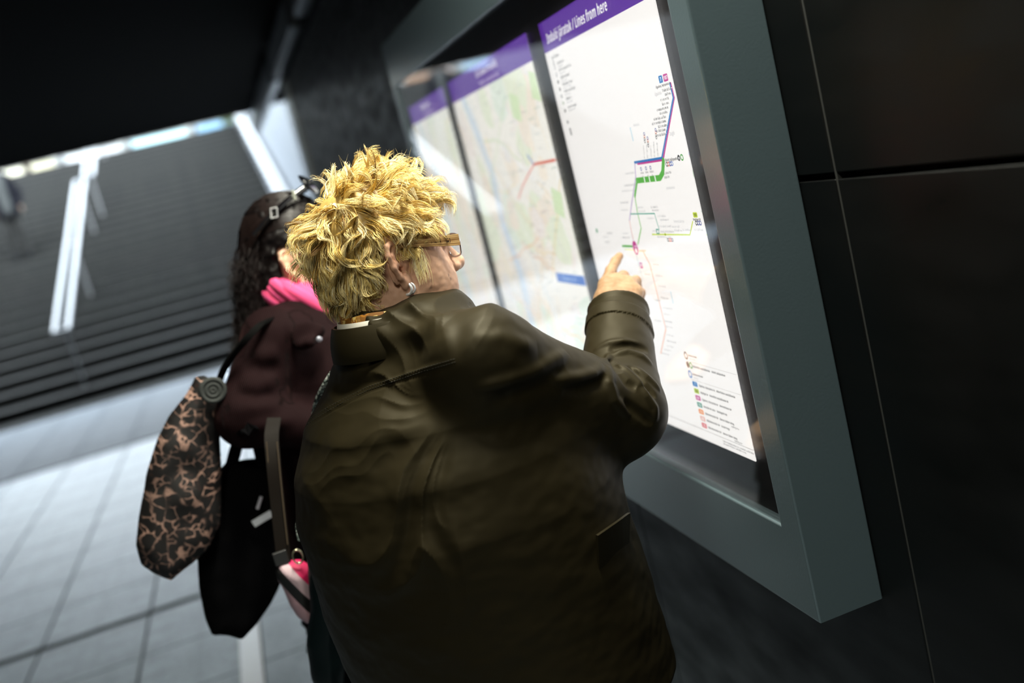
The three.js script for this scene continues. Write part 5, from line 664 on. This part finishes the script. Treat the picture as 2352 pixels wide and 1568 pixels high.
  mesh('buckle', rel(rbox(0.026, 0.026, 0.006, 0.002).applyMatrix4(new THREE.Matrix4().makeBasis(hbag.ux, hbag.uy, hbag.n).setPosition(at(645, 1281, 1.878))), hbp), phys(rgb(0.05, 0.05, 0.05), 0.3, { metalness: 0.5 }), hand);
  mesh('ring', rel(new THREE.TorusGeometry(0.013, 0.0022, 8, 28).applyMatrix4(new THREE.Matrix4().makeBasis(hbag.ux.clone().multiplyScalar(0.7), hbag.uy, hbag.n).setPosition(at(684, 1278, 1.87))), hbp), phys(rgb(0.62, 0.6, 0.42), 0.2, { metalness: 0.9 }), hand);

  // --- dark green bag of the blond woman, at her back
  const gb = at(735, 1400, 1.72), green = group('leather_bag', V(gb.x, 0.72, gb.z)), gp = green.position.clone(); tag(green, 'dark green leather bag with pale woven edge behind the olive jacket', 'bag');
  const gbag = bagSolid([[702, 1172], [735, 1166], [765, 1190], [782, 1300], [796, 1480], [790, 1600], [755, 1640], [715, 1560], [702, 1480], [712, 1400], [706, 1300], [700, 1230], [694, 1200]], 1.86, 0.035, 0.006, 0.006);
  mesh('bag_body', rel(gbag.g, gp), phys(rgb(0.003, 0.008, 0.009), 0.45, { specularIntensity: 0.4 }), green);
  const trim = canvasTex(128, 256, (c2, W, H) => { const r = seed(12); c2.fillStyle = '#26302c'; c2.fillRect(0, 0, W, H); for (let i = 0; i < 300; i++) { c2.fillStyle = ['#c9d6cc', '#8fa198', '#10181a', '#e6ece4'][Math.floor(r() * 4)]; c2.fillRect(r() * W, r() * H, 8 + r() * 18, 5 + r() * 8); } }); trim.wrapS = trim.wrapT = THREE.RepeatWrapping; trim.repeat.set(14, 14);
  const trimMat = std(rgb(0.9, 0.9, 0.9), 0.6, { map: trim });
  mesh('woven_edge', rel(strap([at(704, 1172, 1.775), at(693, 1185, 1.77), at(687, 1208, 1.77), at(692, 1240, 1.775)], 0.012, 0.006, () => gbag.ux), gp), trimMat, green);
  mesh('bag_strap', rel(strap([at(722, 1178, 1.79), at(711, 1130, 1.79), at(706, 1090, 1.79), at(720, 1010, 1.79), at(724, 960, 1.77), at(734, 915, 1.72), at(765, 860, 1.68), at(815, 800, 1.68)], 0.014, 0.005, (p, T, t) => hbag.ux), gp), trimMat, green);
  mesh('clasp', rel(new THREE.TorusGeometry(0.012, 0.0024, 8, 24).applyMatrix4(new THREE.Matrix4().makeBasis(gbag.ux.clone().multiplyScalar(0.6), gbag.uy, gbag.n).setPosition(at(700, 1138, 1.76))), gp), phys(rgb(0.75, 0.8, 0.74), 0.25, { metalness: 0.7 }), green);
}

// ------------------------------------------------------------------ far things: a person on the stairs and the street beyond
{
  const foot = V(-3.32, 0, -19.55), k = Math.floor((STEP0 - foot.z) / RUN); foot.y = (k + 1) * RISE; foot.z = STEP0 - (k + 0.45) * RUN;
  const g = group('person', foot); tag(g, 'person in dark open coat over grey shirt walking on the stairs', 'person');
  const B = new Frame(V(0, 0, 0), 165 * DEG), R = (f, lo, hi, c, col) => skin(f, lo, hi, c, col), lo = V(-0.4, -0.02, -0.4), hi = V(0.4, 1.85, 0.4);
  const bodyF = join([B.cone([0, 0.9, 0.09], [0.02, 0.48, 0.1], 0.085, 0.06), B.cone([0.02, 0.48, 0.1], [0, 0.09, 0.1], 0.055, 0.04), B.cone([0, 0.9, -0.09], [0.03, 0.48, -0.1], 0.085, 0.06), B.cone([0.03, 0.48, -0.1], [0.02, 0.09, -0.1], 0.055, 0.04), B.cone([0, 0.95, 0], [0, 1.3, 0], 0.13, 0.13), B.cone([0, 1.38, 0.15], [0, 1.12, 0.24], 0.05, 0.042), B.cone([0, 1.12, 0.24], [0.1, 0.88, 0.22], 0.04, 0.03), B.cone([0, 1.38, -0.15], [0, 1.12, -0.24], 0.05, 0.042), B.cone([0, 1.12, -0.24], [0.1, 0.88, -0.22], 0.04, 0.03), B.cone([0, 1.3, 0], [0, 1.52, 0], 0.09, 0.05), B.egg(0, 1.62, 0, 0.095, 0.118, 0.078), B.egg(0.09, 1.6, 0, 0.02, 0.018, 0.014), B.egg(0.11, 0.82, 0.22, 0.03, 0.055, 0.022), B.egg(0.11, 0.82, -0.22, 0.03, 0.055, 0.022)], 0.03);
  mesh('body', R(bodyF, lo, hi, 0.02, () => [0.12, 0.08, 0.055]), phys(rgb(1, 1, 1), 0.6, { vertexColors: true }), g);
  const coatF = join([B.cone([0, 0.82, 0], [0, 1.15, 0], 0.2, 0.175), B.cone([0, 1.15, 0], [0, 1.36, 0], 0.175, 0.14), B.cone([0, 1.4, 0.15], [0, 1.12, 0.25], 0.075, 0.065), B.cone([0, 1.12, 0.25], [0.09, 0.92, 0.225], 0.062, 0.05), B.cone([0, 1.4, -0.15], [0, 1.12, -0.25], 0.075, 0.065), B.cone([0, 1.12, -0.25], [0.09, 0.92, -0.225], 0.062, 0.05), B.cone([0, 1.42, 0.08], [0, 1.42, -0.08], 0.07, 0.07)], 0.05), opening = B.egg(0.2, 1.12, 0, 0.14, 0.42, 0.1);
  const dk = phys(rgb(0.004, 0.004, 0.006), 0.9, { specularIntensity: 0.2 });
  mesh('coat', R((x, y, z) => smax(smax(coatF(x, y, z), 0.72 - y, 0.01), -opening(x, y, z), 0.015), lo, hi, 0.016), dk, g);
  mesh('shirt', R(join([B.cone([0.02, 0.85, 0], [0.02, 1.36, 0], 0.15, 0.13)], 0.02), lo, hi, 0.02), std(rgb(0.03, 0.032, 0.03), 0.9), g);
  mesh('trousers', R((x, y, z) => smax(join([B.cone([0, 0.9, 0.09], [0.02, 0.48, 0.1], 0.105, 0.085), B.cone([0.02, 0.48, 0.1], [0, 0.08, 0.1], 0.08, 0.065), B.cone([0, 0.9, -0.09], [0.03, 0.48, -0.1], 0.105, 0.085), B.cone([0.03, 0.48, -0.1], [0.02, 0.08, -0.1], 0.08, 0.065)], 0.03)(x, y, z), 0.05 - y, 0.01), lo, hi, 0.02), std(rgb(0.006, 0.0055, 0.004), 0.95), g);
  for (const s of [-1, 1]) mesh('shoe', R((x, y, z) => smax(B.egg(0.06, 0.035, 0.1 * s, 0.13, 0.045, 0.045)(x, y, z), -y + 0.002, 0.005), lo, V(0.4, 0.2, 0.4), 0.014), dk, g);
  mesh('hair', R((x, y, z) => smax(B.egg(-0.015, 1.645, 0, 0.105, 0.115, 0.09)(x, y, z), (x * B.F.x + z * B.F.z) - 0.05 - 0.6 * Math.max(0, y - 1.66), 0.02), lo, hi, 0.016), dk, g);
}
{ // a glass-fronted shop row across the street
  const shop = group('shop_building', V(-6, STREET, -52)); tag(shop, 'pale shop building across the street at the top of the stairs', 'building');
  mesh('wall', box(60, 9, 4, 0, 4.5, -2), std(rgb(0.26, 0.26, 0.24), 0.8), shop);
  const cols = [rgb(0.2, 0.36, 0.38), rgb(0.4, 0.36, 0.24), rgb(0.15, 0.25, 0.34), rgb(0.42, 0.42, 0.42), rgb(0.24, 0.14, 0.09)];
  for (let i = 0; i < 18; i++) { const x = -26 + i * 3.05, w = mesh('window', box(2.5, 2.3, 0.12, x, 1.5, 0.06), phys(cols[(i * 7) % 5], 0.1, { clearcoat: 1 }), shop); mesh('window_frame', box(0.14, 2.5, 0.2, x - 1.4, 1.5, 0.1), std(rgb(0.03, 0.03, 0.04), 0.5), shop); mesh('shop_sign', box(2.3, 0.45, 0.16, x, 3.0, 0.1), std([rgb(0.1, 0.012, 0.01), rgb(0.015, 0.02, 0.09), rgb(0.13, 0.12, 0.03), rgb(0.015, 0.07, 0.05)][(i * 5) % 4], 0.6), shop); }
}
{ // trees along the pavement
  const leafG = new THREE.PlaneGeometry(0.24, 0.16), mats = [rgb(0.07, 0.1, 0.012), rgb(0.1, 0.13, 0.02), rgb(0.05, 0.08, 0.012)].map((c) => phys(c, 0.9, { transmission: 0.45, thickness: 0, side: THREE.DoubleSide })), labels = ['leafy green street tree behind the stair top, beside the middle handrail', 'leafy green street tree toward the far wall of the stairs', 'leafy green street tree far along the pavement', 'leafy green street tree above the pale side wall'];
  [[-5.2, -36], [-8.6, -33], [-12.5, -38], [1.8, -40]].forEach(([x, z], n) => {
    const g = group('street_tree', V(x, STREET, z)); tag(g, labels[n], 'tree');
    mesh('trunk', new THREE.CylinderGeometry(0.1, 0.16, 2.4, 10).translate(0, 1.2, 0), std(rgb(0.06, 0.045, 0.03), 0.9), g);
    const r = seed(50 + n), m = new THREE.InstancedMesh(leafG, mats[n % 3], 1600), M4 = new THREE.Matrix4(), Q = new THREE.Quaternion(); m.name = 'foliage'; m.userData.kind = 'stuff';
    for (let i = 0; i < 1600; i++) { const a = r() * 6.28, c = r() * 2 - 1, q = Math.cbrt(r()), s = Math.sqrt(1 - c * c); Q.setFromEuler(new THREE.Euler(r() * 6, r() * 6, r() * 6)); M4.compose(V(Math.cos(a) * s * q * 1.7, 3.2 + c * q * 1.9, Math.sin(a) * s * q * 1.7), Q, V(1, 1, 1)); m.setMatrixAt(i, M4); }
    g.add(m);
  });
}
{ // parked cars: body, cabin, windows, wheels
  const paints = [[rgb(0.5, 0.5, 0.52), 'white'], [rgb(0.03, 0.045, 0.16), 'dark blue'], [rgb(0.25, 0.025, 0.02), 'red'], [rgb(0.25, 0.26, 0.28), 'silver']];
  [[-9.4, -44], [-4.2, -44], [0.8, -44], [-14.6, -44]].forEach(([x, z], i) => {
    const g = group('parked_car', V(x, STREET, z)); tag(g, `${paints[i][1]} car parked in the street beyond the stair top`, 'car');
    const side = new THREE.Shape(); [[-2.1, 0.35], [2.1, 0.35], [2.15, 0.7], [1.9, 0.85], [1.1, 0.95], [0.5, 1.42], [-1.0, 1.45], [-1.7, 0.98], [-2.1, 0.9]].forEach(([a, b], j) => j ? side.lineTo(a, b) : side.moveTo(a, b));
    mesh('car_body', new THREE.ExtrudeGeometry(side, { depth: 1.6, bevelEnabled: true, bevelSize: 0.05, bevelThickness: 0.06, bevelSegments: 2 }).translate(0, 0, -0.8), phys(paints[i][0], 0.3, { clearcoat: 1 }), g);
    for (const s of [-0.45, 0.42]) mesh('side_window', rbox(0.75, 0.34, 0.04, 0.015, s - 0.05, 1.17, 0.86), phys(rgb(0.02, 0.025, 0.03), 0.05), g);
    for (const a of [-1.35, 1.3]) for (const b of [-0.8, 0.8]) mesh('wheel', new THREE.CylinderGeometry(0.33, 0.33, 0.22, 24).rotateX(Math.PI / 2).translate(a, 0.33, b), std(rgb(0.012, 0.012, 0.012), 0.8), g);
  });
}

scene.traverse((o) => { if (o.isMesh) o.castShadow = o.receiveShadow = true; });
renderer.render(scene, camera);
